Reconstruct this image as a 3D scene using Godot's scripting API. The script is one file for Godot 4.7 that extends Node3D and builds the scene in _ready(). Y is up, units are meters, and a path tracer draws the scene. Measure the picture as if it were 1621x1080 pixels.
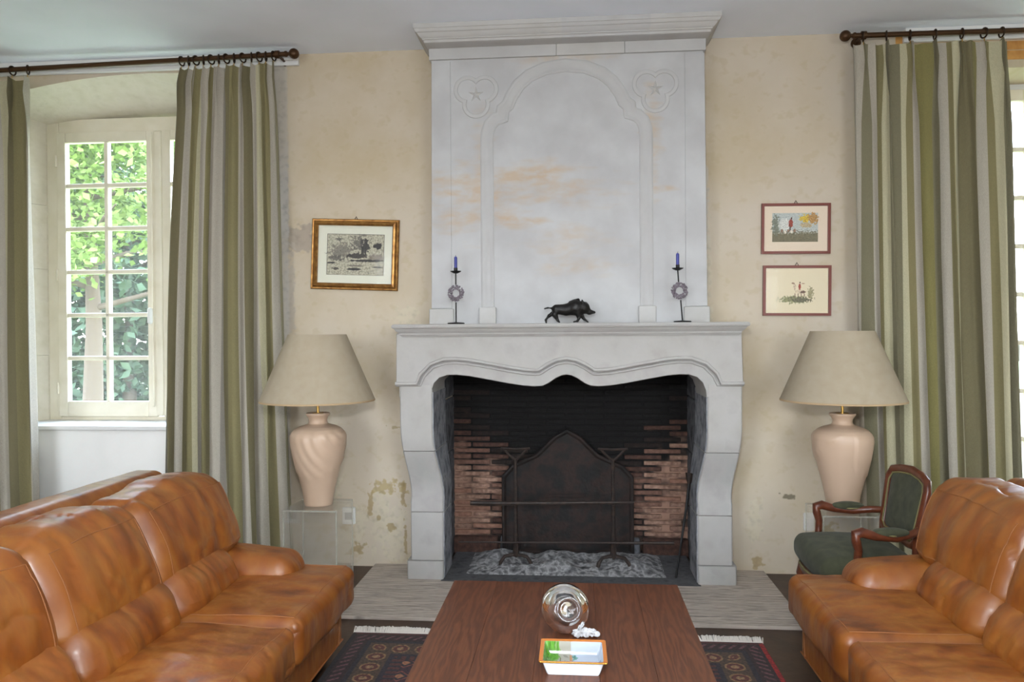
extends Node3D
# A château drawing room: limestone fireplace between two curtained windows, tan leather sofas and a low table.

# ------------------------------------------------------------------ mesh builder
class Mb:
	var p := PackedVector3Array()
	var uv := PackedVector2Array()
	var col := PackedColorArray()

	func tri(a: Vector3, b: Vector3, c: Vector3, ua := Vector2.ZERO, ub := Vector2.ZERO, uc := Vector2.ZERO) -> void:
		p.append(a); p.append(b); p.append(c)
		uv.append(ua); uv.append(ub); uv.append(uc)

	# a, b, c, d run clockwise when seen from outside
	func quad(a: Vector3, b: Vector3, c: Vector3, d: Vector3, ua := Vector2(0, 0), ub := Vector2(1, 0), uc := Vector2(1, 1), ud := Vector2(0, 1)) -> void:
		tri(a, b, c, ua, ub, uc)
		tri(a, c, d, ua, uc, ud)

	func box(c: Vector3, s: Vector3, bev := 0.0, t := Transform3D.IDENTITY) -> void:
		var h := s * 0.5
		var b := minf(bev, minf(h.x, minf(h.y, h.z)) * 0.9)
		if b <= 0.0:
			var v := []
			for k in 8:
				v.append(t * (c + Vector3(h.x if k & 1 else -h.x, h.y if k & 2 else -h.y, h.z if k & 4 else -h.z)))
			for f in [[4, 6, 7, 5], [1, 3, 2, 0], [5, 7, 3, 1], [0, 2, 6, 4], [6, 2, 3, 7], [0, 4, 5, 1]]:
				quad(v[f[0]], v[f[1]], v[f[2]], v[f[3]])
			return
		# chamfered: per axis face, inset; plus edges and corners through a small rounded-box grid
		rounded(c, s, b, 1, 1, null, t)

	# rounded box: m steps over each rounded edge, k steps between
	func rounded(c: Vector3, s: Vector3, r: float, m: int, k: int, deform = null, t := Transform3D.IDENTITY) -> void:
		var h := s * 0.5
		r = minf(r, minf(h.x, minf(h.y, h.z)) * 0.999)
		var lists := []
		for ax in 3:
			var l := []
			var inner: float = h[ax] - r
			for i in m:
				l.append(-inner - r * tan((1.0 - float(i) / m) * PI / 4))
			for i in k + 1:
				l.append(lerpf(-inner, inner, float(i) / k))
			for i in m:
				l.append(inner + r * tan(float(i + 1) / m * PI / 4))
			lists.append(l)
		for ax in 3:
			var ua: int = (ax + 1) % 3
			var va: int = (ax + 2) % 3
			var lu: Array = lists[ua]
			var lv: Array = lists[va]
			for sg in [-1.0, 1.0]:
				var pts := []
				for i in lu.size():
					var row := PackedVector3Array()
					for j in lv.size():
						var q := Vector3.ZERO
						q[ax] = sg * h[ax]
						q[ua] = lu[i]
						q[va] = lv[j]
						var lim := h - Vector3(r, r, r)
						var core := q.clamp(-lim, lim)
						var n := (q - core).normalized()
						q = core + n * r
						if deform != null:
							q = deform.call(q, n)
						row.append(t * (c + q))
					pts.append(row)
				for i in lu.size() - 1:
					for j in lv.size() - 1:
						var uv0 := Vector2(float(i) / (lu.size() - 1), float(j) / (lv.size() - 1))
						var uv1 := Vector2(float(i + 1) / (lu.size() - 1), float(j + 1) / (lv.size() - 1))
						if sg > 0:
							quad(pts[i][j], pts[i][j + 1], pts[i + 1][j + 1], pts[i + 1][j], uv0, Vector2(uv0.x, uv1.y), uv1, Vector2(uv1.x, uv0.y))
						else:
							quad(pts[i][j], pts[i + 1][j], pts[i + 1][j + 1], pts[i][j + 1], uv0, Vector2(uv1.x, uv0.y), uv1, Vector2(uv0.x, uv1.y))

	# rows of points; faces look towards (down-row x along-row)
	func sheet(rows: Array, closed := false, flip := false, us := Vector2(0, 1), vs := Vector2(0, 1)) -> void:
		var nr := rows.size()
		for i in nr - 1:
			var n: int = rows[i].size()
			var last := n if closed else n - 1
			for j in last:
				var j2 := (j + 1) % n
				var u0 := lerpf(us.x, us.y, float(j) / last)
				var u1 := lerpf(us.x, us.y, float(j + 1) / last)
				var v0 := lerpf(vs.x, vs.y, float(i) / (nr - 1))
				var v1 := lerpf(vs.x, vs.y, float(i + 1) / (nr - 1))
				if flip:
					quad(rows[i][j], rows[i + 1][j], rows[i + 1][j2], rows[i][j2], Vector2(u0, v0), Vector2(u0, v1), Vector2(u1, v1), Vector2(u1, v0))
				else:
					quad(rows[i][j], rows[i][j2], rows[i + 1][j2], rows[i + 1][j], Vector2(u0, v0), Vector2(u1, v0), Vector2(u1, v1), Vector2(u0, v1))

	# profile of (radius, height) from bottom to top
	func lathe(prof: Array, seg: int, c := Vector3.ZERO, disp = null, t := Transform3D.IDENTITY) -> void:
		var rows := []
		for q in prof:
			var row := PackedVector3Array()
			for j in seg:
				var a := TAU * j / seg
				var r: float = q.x
				if disp != null:
					r += disp.call(a, q.y)
				row.append(t * (c + Vector3(cos(a) * r, q.y, sin(a) * r)))
			rows.append(row)
		sheet(rows, true, true)

	func tube(path: Array, radii, seg := 8, caps := true, squash := 1.0) -> void:
		var rows := []
		var n := path.size()
		var up := Vector3.UP
		var d0: Vector3 = (path[1] - path[0]).normalized()
		if absf(d0.y) > 0.9:
			up = Vector3.RIGHT
		var side := d0.cross(up).normalized()
		for i in n:
			var d: Vector3
			if i == 0: d = path[1] - path[0]
			elif i == n - 1: d = path[n - 1] - path[n - 2]
			else: d = path[i + 1] - path[i - 1]
			d = d.normalized()
			side = (side - d * side.dot(d)).normalized()
			var other := side.cross(d).normalized()
			var r: float = radii if (radii is float) else radii[i]
			var row := PackedVector3Array()
			for j in seg:
				var a := TAU * j / seg
				row.append(path[i] + side * cos(a) * r + other * sin(a) * r * squash)
			rows.append(row)
		sheet(rows, true, true)
		if caps:
			for e in [0, n - 1]:
				var c: Vector3 = path[e]
				for j in seg:
					var a: Vector3 = rows[e][j]
					var b: Vector3 = rows[e][(j + 1) % seg]
					if e == 0: tri(c, a, b)
					else: tri(c, b, a)

	# polygon in xy pushed from z0 (back) to z1 (front); uv from rect
	func extrude(poly: PackedVector2Array, z0: float, z1: float, rect := Rect2(0, 0, 1, 1), t := Transform3D.IDENTITY, inset := 0.0) -> void:
		if Geometry2D.is_polygon_clockwise(poly):
			poly = poly.duplicate()
			poly.reverse()
		var idx := Geometry2D.triangulate_polygon(poly)
		var n := poly.size()
		var front := poly.duplicate()
		if inset > 0.0:
			for i in n:
				var a := (poly[i] - poly[(i + n - 1) % n]).normalized()
				var b := (poly[(i + 1) % n] - poly[i]).normalized()
				var na := Vector2(-a.y, a.x)
				var nb := Vector2(-b.y, b.x)
				var m := (na + nb)
				front[i] = poly[i] + m * inset / maxf(0.6, m.length_squared() * 0.5) * 0.5 * 1.0 * 2.0 * 0.5
		var U := func(q: Vector2) -> Vector2: return Vector2((q.x - rect.position.x) / rect.size.x, 1.0 - (q.y - rect.position.y) / rect.size.y)
		for i in range(0, idx.size(), 3):
			var a := front[idx[i]]
			var b := front[idx[i + 1]]
			var c := front[idx[i + 2]]
			if (b - a).cross(c - a) > 0.0:
				var x := b
				b = c
				c = x
			tri(t * Vector3(a.x, a.y, z1), t * Vector3(b.x, b.y, z1), t * Vector3(c.x, c.y, z1), U.call(a), U.call(b), U.call(c))
			a = poly[idx[i]]; b = poly[idx[i + 1]]; c = poly[idx[i + 2]]
			if (b - a).cross(c - a) > 0.0:
				var x2 := b
				b = c
				c = x2
			tri(t * Vector3(a.x, a.y, z0), t * Vector3(c.x, c.y, z0), t * Vector3(b.x, b.y, z0), U.call(a), U.call(c), U.call(b))
		var zs := z1 - inset
		for i in n:
			var a := poly[i]
			var b := poly[(i + 1) % n]
			quad(t * Vector3(a.x, a.y, z0), t * Vector3(a.x, a.y, zs), t * Vector3(b.x, b.y, zs), t * Vector3(b.x, b.y, z0), U.call(a), U.call(a), U.call(b), U.call(b))
			if inset > 0.0:
				var fa := front[i]
				var fb := front[(i + 1) % n]
				quad(t * Vector3(a.x, a.y, zs), t * Vector3(fa.x, fa.y, z1), t * Vector3(fb.x, fb.y, z1), t * Vector3(b.x, b.y, zs), U.call(a), U.call(fa), U.call(fb), U.call(b))

	func mesh(angle := 40.0) -> ArrayMesh:
		var nt := p.size() / 3
		var fn := PackedVector3Array()
		fn.resize(nt)
		var at := {}
		for i in nt:
			var n := (p[3 * i + 2] - p[3 * i]).cross(p[3 * i + 1] - p[3 * i])
			fn[i] = n
			for k in 3:
				var q := p[3 * i + k]
				var key := Vector3i(roundi(q.x * 20000), roundi(q.y * 20000), roundi(q.z * 20000))
				if at.has(key): at[key].append(i)
				else: at[key] = [i]
		var lim := cos(deg_to_rad(angle))
		var nn := PackedVector3Array()
		nn.resize(p.size())
		for i in nt:
			var me := fn[i].normalized()
			for k in 3:
				var q := p[3 * i + k]
				var s := Vector3.ZERO
				for o in at[Vector3i(roundi(q.x * 20000), roundi(q.y * 20000), roundi(q.z * 20000))]:
					if fn[o].normalized().dot(me) >= lim:
						s += fn[o]
				nn[3 * i + k] = s.normalized() if s.length_squared() > 1e-20 else Vector3.UP
		var a := []
		a.resize(Mesh.ARRAY_MAX)
		a[Mesh.ARRAY_VERTEX] = p
		a[Mesh.ARRAY_NORMAL] = nn
		a[Mesh.ARRAY_TEX_UV] = uv
		if col.size() == p.size():
			a[Mesh.ARRAY_COLOR] = col
		var am := ArrayMesh.new()
		am.add_surface_from_arrays(Mesh.PRIMITIVE_TRIANGLES, a)
		return am

# ------------------------------------------------------------------ nodes
var used := {}
var M := {}
var rng := RandomNumberGenerator.new()

func numbered(called: String, parent: Node) -> String:
	var key := str(parent.get_instance_id()) + "/" + called
	var n: int = used.get(key, 0)
	used[key] = n + 1
	return called if n == 0 else "%s_%03d" % [called, n]

func part(called: String, mesh: Mesh, mat: Material, parent: Node = self, at := Vector3.ZERO) -> MeshInstance3D:
	var o := MeshInstance3D.new()
	o.mesh = mesh
	o.material_override = mat
	o.name = numbered(called, parent)
	o.position = at
	o.cast_shadow = GeometryInstance3D.SHADOW_CASTING_SETTING_ON
	parent.add_child(o, true)
	return o

func tag(o: Node, label: String, category: String, group := "") -> void:
	o.set_meta("label", label)
	o.set_meta("category", category)
	if group != "":
		o.set_meta("group", group)

func thing(called: String, label: String, category: String, at := Vector3.ZERO, turn := 0.0, group := "") -> Node3D:
	var o := Node3D.new()
	o.name = numbered(called, self)
	add_child(o, true)
	o.position = at
	o.rotation.y = turn
	tag(o, label, category, group)
	return o

func structure(o: Node, label := "") -> Node:
	o.set_meta("kind", "structure")
	if label != "":
		o.set_meta("label", label)
	return o

func bx(c: Vector3, s: Vector3, bev := 0.004) -> ArrayMesh:
	var m := Mb.new()
	m.box(c, s, bev)
	return m.mesh(30)

# ------------------------------------------------------------------ materials
func noise(freq: float, sd: int, oct := 4, type := FastNoiseLite.TYPE_SIMPLEX_SMOOTH) -> FastNoiseLite:
	var n := FastNoiseLite.new()
	n.noise_type = type
	n.seed = sd
	n.frequency = freq
	n.fractal_type = FastNoiseLite.FRACTAL_FBM
	n.fractal_octaves = oct
	return n

func image_tex(w: int, h: int, f: Callable) -> ImageTexture:
	var im := Image.create_empty(w, h, false, Image.FORMAT_RGB8)
	for y in h:
		for x in w:
			im.set_pixel(x, y, f.call(x, y))
	im.generate_mipmaps()
	return ImageTexture.create_from_image(im)

func grey_tex(size: int, n: FastNoiseLite) -> ImageTexture:
	var im := n.get_seamless_image(size, size)
	im.convert(Image.FORMAT_RGB8)
	return ImageTexture.create_from_image(im)

# a seamless texture that runs between colours
func ramp_tex(size: int, n: FastNoiseLite, colors: Array) -> ImageTexture:
	var im := n.get_seamless_image(size, size)
	im.convert(Image.FORMAT_L8)
	var src := im.get_data()
	var out := PackedByteArray()
	out.resize(size * size * 3)
	var lut := []
	for i in 256:
		var t := i / 255.0 * (colors.size() - 1)
		var k := mini(int(t), colors.size() - 2)
		lut.append(Color(colors[k]).lerp(colors[k + 1], t - k))
	for i in size * size:
		var c: Color = lut[src[i]]
		out[3 * i] = c.r8; out[3 * i + 1] = c.g8; out[3 * i + 2] = c.b8
	var r := Image.create_from_data(size, size, false, Image.FORMAT_RGB8, out)
	return ImageTexture.create_from_image(r)

func rgb(r: int, g: int, b: int) -> Color:
	return Color8(r, g, b)

func mat(c: Color, rough := 0.8, metal := 0.0, spec := 0.5) -> StandardMaterial3D:
	var m := StandardMaterial3D.new()
	m.albedo_color = c
	m.roughness = rough
	m.metallic = metal
	m.metallic_specular = spec
	return m

func tri_mat(tex: Texture2D, scale: float, rough := 0.8, bump: Texture2D = null, bump_cm := 0.0) -> StandardMaterial3D:
	var m := mat(Color.WHITE, rough)
	m.albedo_texture = tex
	m.uv1_triplanar = true
	m.uv1_world_triplanar = true
	m.uv1_scale = Vector3(scale, scale, scale)
	if bump:
		m.heightmap_enabled = true
		m.heightmap_texture = bump
		m.heightmap_scale = bump_cm
	return m

func pane_mat(c: Color, alpha: float) -> StandardMaterial3D:
	var m := mat(Color(c.r, c.g, c.b, alpha), 0.03)
	m.transparency = BaseMaterial3D.TRANSPARENCY_ALPHA
	return m

func make_materials() -> void:
	var fine := grey_tex(256, noise(0.05, 3, 4))
	var coarse := noise(0.008, 11, 5)
	# limewashed limestone of the fireplace
	M.stone = tri_mat(ramp_tex(512, coarse, [rgb(159, 156, 152), rgb(167, 166, 162), rgb(171, 168, 164), rgb(164, 160, 157), rgb(171, 167, 163)]), 1.1, 0.9, fine, 0.12)
	M.stone_b = tri_mat(ramp_tex(512, noise(0.01, 5, 5), [rgb(162, 158, 154), rgb(172, 169, 165), rgb(169, 166, 161), rgb(161, 156, 151)]), 0.9, 0.9, fine, 0.12)
	M.hood_stone = tri_mat(ramp_tex(512, noise(0.012, 211, 5), [rgb(180, 178, 177), rgb(185, 184, 183), rgb(191, 190, 189)]), 0.8, 0.92, fine, 0.1)
	M.hood_stone_b = tri_mat(ramp_tex(512, noise(0.012, 213, 5), [rgb(181, 178, 173), rgb(187, 185, 182), rgb(193, 191, 189)]), 0.8, 0.92, fine, 0.1)
	M.soot_stone = tri_mat(ramp_tex(512, noise(0.012, 15, 5), [rgb(38, 37, 38), rgb(66, 66, 69), rgb(96, 97, 101), rgb(60, 59, 60)]), 1.6, 0.95, fine, 0.15)
	M.soot_pale = tri_mat(ramp_tex(512, noise(0.012, 16, 5), [rgb(78, 79, 85), rgb(116, 118, 125), rgb(150, 151, 155), rgb(103, 103, 107)]), 1.6, 0.95, fine, 0.15)
	M.reveal = tri_mat(ramp_tex(512, noise(0.012, 25, 5), [rgb(208, 200, 180), rgb(218, 211, 192), rgb(224, 217, 201), rgb(212, 205, 187)]), 1.3, 0.95, fine, 0.2)
	M.ceiling = tri_mat(ramp_tex(256, noise(0.01, 35, 3), [rgb(231, 237, 245), rgb(238, 243, 252)]), 0.7, 0.95)
	M.white = tri_mat(ramp_tex(256, noise(0.01, 45, 3), [rgb(237, 235, 231), rgb(245, 242, 238)]), 0.9, 0.8)
	M.paint = tri_mat(ramp_tex(256, noise(0.012, 46, 4), [rgb(228, 220, 199), rgb(234, 226, 207), rgb(238, 231, 214)]), 1.7, 0.45)
	M.trim = mat(rgb(222, 221, 219), 0.6)
	M.floor = tri_mat(ramp_tex(512, noise(0.01, 55, 5), [rgb(44, 29, 21), rgb(62, 42, 30), rgb(76, 53, 38)]), 1.3, 0.42, fine, 0.05)
	M.leather = []
	var crease := noise(0.012, 64, 3)
	crease.fractal_type = FastNoiseLite.FRACTAL_RIDGED
	var crease_tex := grey_tex(512, crease)
	for k in 3:
		var m := tri_mat(ramp_tex(512, noise(0.006, 65 + k, 5), [rgb(84, 38, 7), rgb(118, 60, 13), rgb(137, 75, 20), rgb(149, 92, 35), rgb(128, 66, 18), rgb(92, 43, 10)]), 1.15 + 0.2 * k, 0.46, crease_tex, 0.16)
		m.uv1_scale = Vector3(1.1 + 0.2 * k, 0.8, 1.6 + 0.2 * k)
		m.clearcoat_enabled = true
		m.clearcoat = 0.3
		m.clearcoat_roughness = 0.24
		M.leather.append(m)
	M.stitch = mat(rgb(140, 88, 48), 0.75)
	M.piping = mat(rgb(142, 84, 42), 0.55)
	M.rod = mat(rgb(74, 50, 28), 0.4, 0.6)
	M.ring = mat(rgb(52, 36, 22), 0.45, 0.6)
	M.iron = tri_mat(ramp_tex(256, noise(0.03, 75, 3), [rgb(24, 20, 18), rgb(46, 36, 31), rgb(66, 48, 40)]), 4.0, 0.6)
	M.iron.metallic = 0.3
	M.rust = tri_mat(ramp_tex(256, noise(0.012, 76, 5), [rgb(8, 7, 7), rgb(19, 13, 11), rgb(40, 24, 17), rgb(22, 15, 13)]), 2.2, 0.8, fine, 0.2)
	M.bronze = mat(rgb(22, 20, 18), 0.42, 0.35)
	M.candle = mat(rgb(58, 64, 142), 0.45)
	M.wreath = tri_mat(ramp_tex(128, noise(0.05, 77, 3), [rgb(82, 74, 80), rgb(132, 122, 130), rgb(160, 152, 160)]), 14.0, 0.8)
	M.black = mat(rgb(22, 22, 22), 0.5, 0.3)
	M.brass = mat(rgb(196, 158, 88), 0.28, 0.9)
	M.ceramic = mat(rgb(196, 169, 145), 0.38)
	M.shade = tri_mat(ramp_tex(256, noise(0.02, 78, 4), [rgb(160, 146, 124), rgb(166, 153, 131), rgb(170, 158, 138)]), 3.0, 0.95, fine, 0.05)
	M.shade.backlight_enabled = true
	M.shade.backlight = Color(0.25, 0.22, 0.18)
	M.shade_trim = mat(rgb(176, 150, 116), 0.9)
	M.acrylic = pane_mat(rgb(214, 216, 208), 0.045)
	M.acrylic_edge = pane_mat(rgb(200, 200, 186), 0.35)
	M.glass = pane_mat(rgb(235, 242, 240), 0.07)
	M.picture_glass = pane_mat(rgb(240, 240, 240), 0.03)
	M.picture_glass.metallic_specular = 0.12
	M.crystal = mat(Color(1, 1, 1, 0), 0.0)
	M.crystal.refraction_enabled = true
	M.crystal.refraction_scale = 0.05
	M.porcelain = mat(rgb(212, 213, 217), 0.12)
	M.gold = mat(rgb(214, 160, 70), 0.25, 0.85)
	M.orange = mat(rgb(196, 118, 52), 0.25)
	M.velvet = tri_mat(ramp_tex(256, noise(0.02, 79, 4), [rgb(50, 52, 36), rgb(64, 66, 47), rgb(77, 78, 57)]), 3.0, 0.95)
	M.velvet.rim_enabled = true
	M.velvet.rim = 0.12
	M.braid = mat(rgb(120, 112, 72), 0.8)
	M.walnut = tri_mat(ramp_tex(256, noise(0.015, 80, 4), [rgb(62, 28, 16), rgb(94, 46, 26), rgb(112, 60, 36)]), 5.0, 0.32)
	M.socket = mat(rgb(226, 226, 222), 0.4)
	M.socket_hole = mat(rgb(150, 150, 148), 0.5)
	M.beam = tri_mat(ramp_tex(256, noise(0.012, 81, 4), [rgb(168, 112, 52), rgb(206, 152, 82), rgb(222, 176, 108)]), 2.0, 0.7)
	M.fringe = mat(rgb(226, 220, 212), 0.95)
	M.ash = tri_mat(ramp_tex(512, noise(0.02, 82, 5), [rgb(30, 30, 31), rgb(66, 66, 68), rgb(110, 109, 110), rgb(172, 171, 170), rgb(92, 91, 92), rgb(40, 40, 40)]), 1.4, 1.0, fine, 0.3)
	M.hearth = tri_mat(ramp_tex(256, noise(0.02, 83, 4), [rgb(58, 58, 60), rgb(88, 88, 90), rgb(70, 69, 70)]), 2.0, 0.95, fine, 0.2)
	M.mortar = tri_mat(ramp_tex(256, noise(0.03, 84, 4), [rgb(28, 24, 22), rgb(58, 50, 45)]), 2.0, 1.0)
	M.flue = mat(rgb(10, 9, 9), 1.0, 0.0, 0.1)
	M.bricks = []
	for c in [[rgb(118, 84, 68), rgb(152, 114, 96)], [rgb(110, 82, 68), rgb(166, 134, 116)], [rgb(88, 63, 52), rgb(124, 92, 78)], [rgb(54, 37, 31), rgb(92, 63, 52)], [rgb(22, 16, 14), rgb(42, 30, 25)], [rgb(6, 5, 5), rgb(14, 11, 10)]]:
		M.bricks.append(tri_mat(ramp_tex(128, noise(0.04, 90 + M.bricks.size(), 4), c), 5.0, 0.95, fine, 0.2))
	M.bark = mat(rgb(88, 74, 60), 0.95)
	M.grass = tri_mat(ramp_tex(256, noise(0.03, 95, 4), [rgb(92, 104, 68), rgb(118, 128, 88)]), 0.5, 1.0)
	M.tissue = mat(rgb(196, 196, 198), 0.9)
	make_slab_and_wood()

func make_slab_and_wood() -> void:
	# limed grey hearth boards, streaks run along x
	var n1 := noise(1.0, 101, 4)
	var n2 := noise(1.0, 102, 3)
	M.slab = []
	for k in 3:
		var t := image_tex(768, 96, func(x, y):
			var s := n1.get_noise_2d(x * 0.006 + k * 31.0, y * 0.11)
			var d := n2.get_noise_2d(x * 0.012, y * 0.33 + k * 17.0)
			var v := 0.70 + 0.16 * s
			if d > 0.22: v -= minf(0.34, (d - 0.22) * 1.7)
			return Color(v * 1.03, v * 0.965, v * 0.90))
		var m := mat(Color.WHITE, 0.85)
		m.albedo_texture = t
		M.slab.append(m)
	# table boards: grain along v
	M.table = []
	for k in 4:
		var kx := 0.5 + 0.35 * sin(k * 2.1)
		var t2 := image_tex(160, 1024, func(x, y):
			var u: float = x / 160.0
			var w: float = y / 1024.0
			var warp := n1.get_noise_2d(u * 2.2 + k * 9.0, w * 2.4) * 0.9
			var dist := Vector2((u - kx) * 3.0, (w - 0.42) * 1.5).length()
			var g := sin((u * 9.0 + warp * 4.0 + 5.0 * exp(-dist * 2.2)) * 3.2)
			var fineg := n2.get_noise_2d(x * 0.5, y * 0.012 + k * 5.0)
			var v := 0.5 + 0.26 * g + 0.34 * fineg
			return rgb(72, 38, 22).lerp(rgb(113, 66, 41), clampf(v, 0, 1)))
		var m2 := mat(Color.WHITE, 0.4)
		m2.albedo_texture = t2
		M.table.append(m2)

# ------------------------------------------------------------------ the wall paint
func wall_texture() -> ImageTexture:
	# covers x -4.2..4.2, y 0..2.9; ochre limewash, with bare patches where the photograph shows them
	var w := 1764
	var h := 609
	var a := noise(0.011, 201, 5)
	var b := noise(0.045, 202, 4)
	var c := noise(0.004, 203, 3)
	var d := noise(0.09, 204, 3)
	var im := Image.create_empty(w, h, false, Image.FORMAT_RGB8)
	# rough-edged patches: x, y, half width, half height, colour, raggedness
	var pale := rgb(206, 196, 172)
	var grey := rgb(160, 148, 138)
	var brown := rgb(158, 134, 92)
	var lime := rgb(196, 192, 187)
	var patches := [
		[-1.52, 1.84, 0.115, 0.075, grey, 0.5], [-1.595, 2.06, 0.02, 0.16, grey, 0.8], [-1.57, 1.55, 0.028, 0.26, rgb(188, 178, 166), 0.7], [-1.62, 2.4, 0.05, 0.6, lime, 0.1], [-1.62, 1.2, 0.05, 1.2, lime, 0.1],
		[-1.06, 0.27, 0.05, 0.16, pale, 0.9], [-0.98, 0.18, 0.07, 0.15, pale, 0.8], [-1.12, 0.36, 0.014, 0.06, brown, 1.0], [-1.07, 0.27, 0.012, 0.014, brown, 1.0], [-0.93, 0.4, 0.012, 0.06, brown, 1.0],
		[-1.0, 0.23, 0.02, 0.025, brown, 1.0], [-1.18, 0.22, 0.04, 0.12, pale, 0.8], [-0.92, 0.16, 0.008, 0.09, brown, 1.0], [-1.02, 0.45, 0.09, 0.03, rgb(172, 150, 102), 1.0], [-1.2, 0.1, 0.05, 0.03, brown, 1.0],
		[0.72, 1.95, 0.025, 0.22, lime, 0.9], [0.74, 1.6, 0.02, 0.3, rgb(205, 196, 176), 0.9], [1.0, 0.06, 0.03, 0.03, brown, 1.0], [0.98, 0.28, 0.04, 0.1, pale, 0.9], [1.35, 0.25, 0.05, 0.03, rgb(160, 140, 92), 1.0],
		[1.15, 0.42, 0.03, 0.012, rgb(92, 84, 66), 1.0], [-0.9, 1.4, 0.06, 0.05, pale, 1.0], [-0.95, 0.78, 0.05, 0.008, rgb(150, 134, 96), 1.0], [-1.35, 0.6, 0.06, 0.2, pale, 1.0]]
	for y in h:
		for x in w:
			var s := a.get_noise_2d(x, y)
			var f := b.get_noise_2d(x, y * 1.2)
			var g := c.get_noise_2d(x, y)
			var k := clampf(0.5 + s * 0.75 + f * 0.2, 0, 1)
			var base := rgb(192, 176, 148).lerp(rgb(205, 192, 172), k)
			base = base.lerp(rgb(202, 191, 176), clampf(g * 0.9 + 0.25, 0, 0.7))
			if f > 0.2: base = base.lerp(rgb(178, 160, 122), minf(0.28, (f - 0.2) * 0.9))
			im.set_pixel(x, y, base)
	for q in patches:
		var x0 := int((q[0] - q[2] * 1.6 + 4.2) / 8.4 * w)
		var x1 := int((q[0] + q[2] * 1.6 + 4.2) / 8.4 * w)
		var y0 := int((1.0 - (q[1] + q[3] * 1.6) / 2.9) * h)
		var y1 := int((1.0 - (q[1] - q[3] * 1.6) / 2.9) * h)
		for y in range(maxi(0, y0), mini(h, y1 + 1)):
			for x in range(maxi(0, x0), mini(w, x1 + 1)):
				var wx := x * 8.4 / w - 4.2
				var wy := (1.0 - float(y) / h) * 2.9
				var e := maxf(absf(wx - q[0]) / q[2], absf(wy - q[1]) / q[3])
				e += q[5] * d.get_noise_2d(x, y) * 1.1
				if e < 1.0:
					var tone: Color = q[4]
					tone = tone.darkened(clampf(-b.get_noise_2d(x * 2.0, y * 2.0) * 0.2, 0, 0.15))
					im.set_pixel(x, y, im.get_pixel(x, y).lerp(tone, clampf((1.0 - e) * 3.0, 0, 0.62)))
	im.generate_mipmaps()
	return ImageTexture.create_from_image(im)

func hood_texture() -> ImageTexture:
	# white limewash over stone with ochre stains and faint horizontal brushing; rect x -0.75..0.75, y 1.3..2.9
	var a := noise(0.012, 211, 5)
	var st := noise(0.02, 212, 4)
	var stains := [[-0.40, 2.04, 0.34, 0.13, 0.5], [-0.18, 2.13, 0.24, 0.07, 0.5], [-0.54, 1.92, 0.16, 0.12, 0.42], [-0.26, 1.88, 0.16, 0.03, 0.6], [-0.02, 2.04, 0.28, 0.08, 0.32], [0.02, 1.78, 0.2, 0.08, 0.28], [0.43, 2.3, 0.05, 0.3, 0.4], [0.05, 1.65, 0.2, 0.05, 0.25], [-0.44, 2.2, 0.06, 0.26, 0.3], [0.5, 2.04, 0.09, 0.02, 0.4], [-0.05, 2.72, 0.24, 0.05, 0.3]]
	return image_tex(480, 512, func(x, y):
		var wx: float = -0.75 + x / 480.0 * 1.5
		var wy: float = 2.9 - y / 512.0 * 1.6
		var s := a.get_noise_2d(x, y)
		var col := rgb(180, 179, 179).lerp(rgb(192, 192, 192), clampf(0.5 + s, 0, 1))
		var amt := 0.0
		for q in stains:
			var e := Vector2((wx - q[0]) / q[2], (wy - q[1]) / q[3]).length() + st.get_noise_2d(x * 0.5, y * 2.2) * 0.9
			amt = maxf(amt, clampf((1.2 - e) * 1.0, 0, 1) * q[4] * 1.2)
		amt *= clampf(0.7 + st.get_noise_2d(x * 1.5, y * 3.0), 0.2, 1.0)
		return col.lerp(rgb(190, 160, 126), amt))

# ------------------------------------------------------------------ structure
const CEIL := 2.87

func arch_y(x: float) -> float:
	return 2.795 - 0.132 * (x + 2.4) * (x + 2.4)

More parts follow.
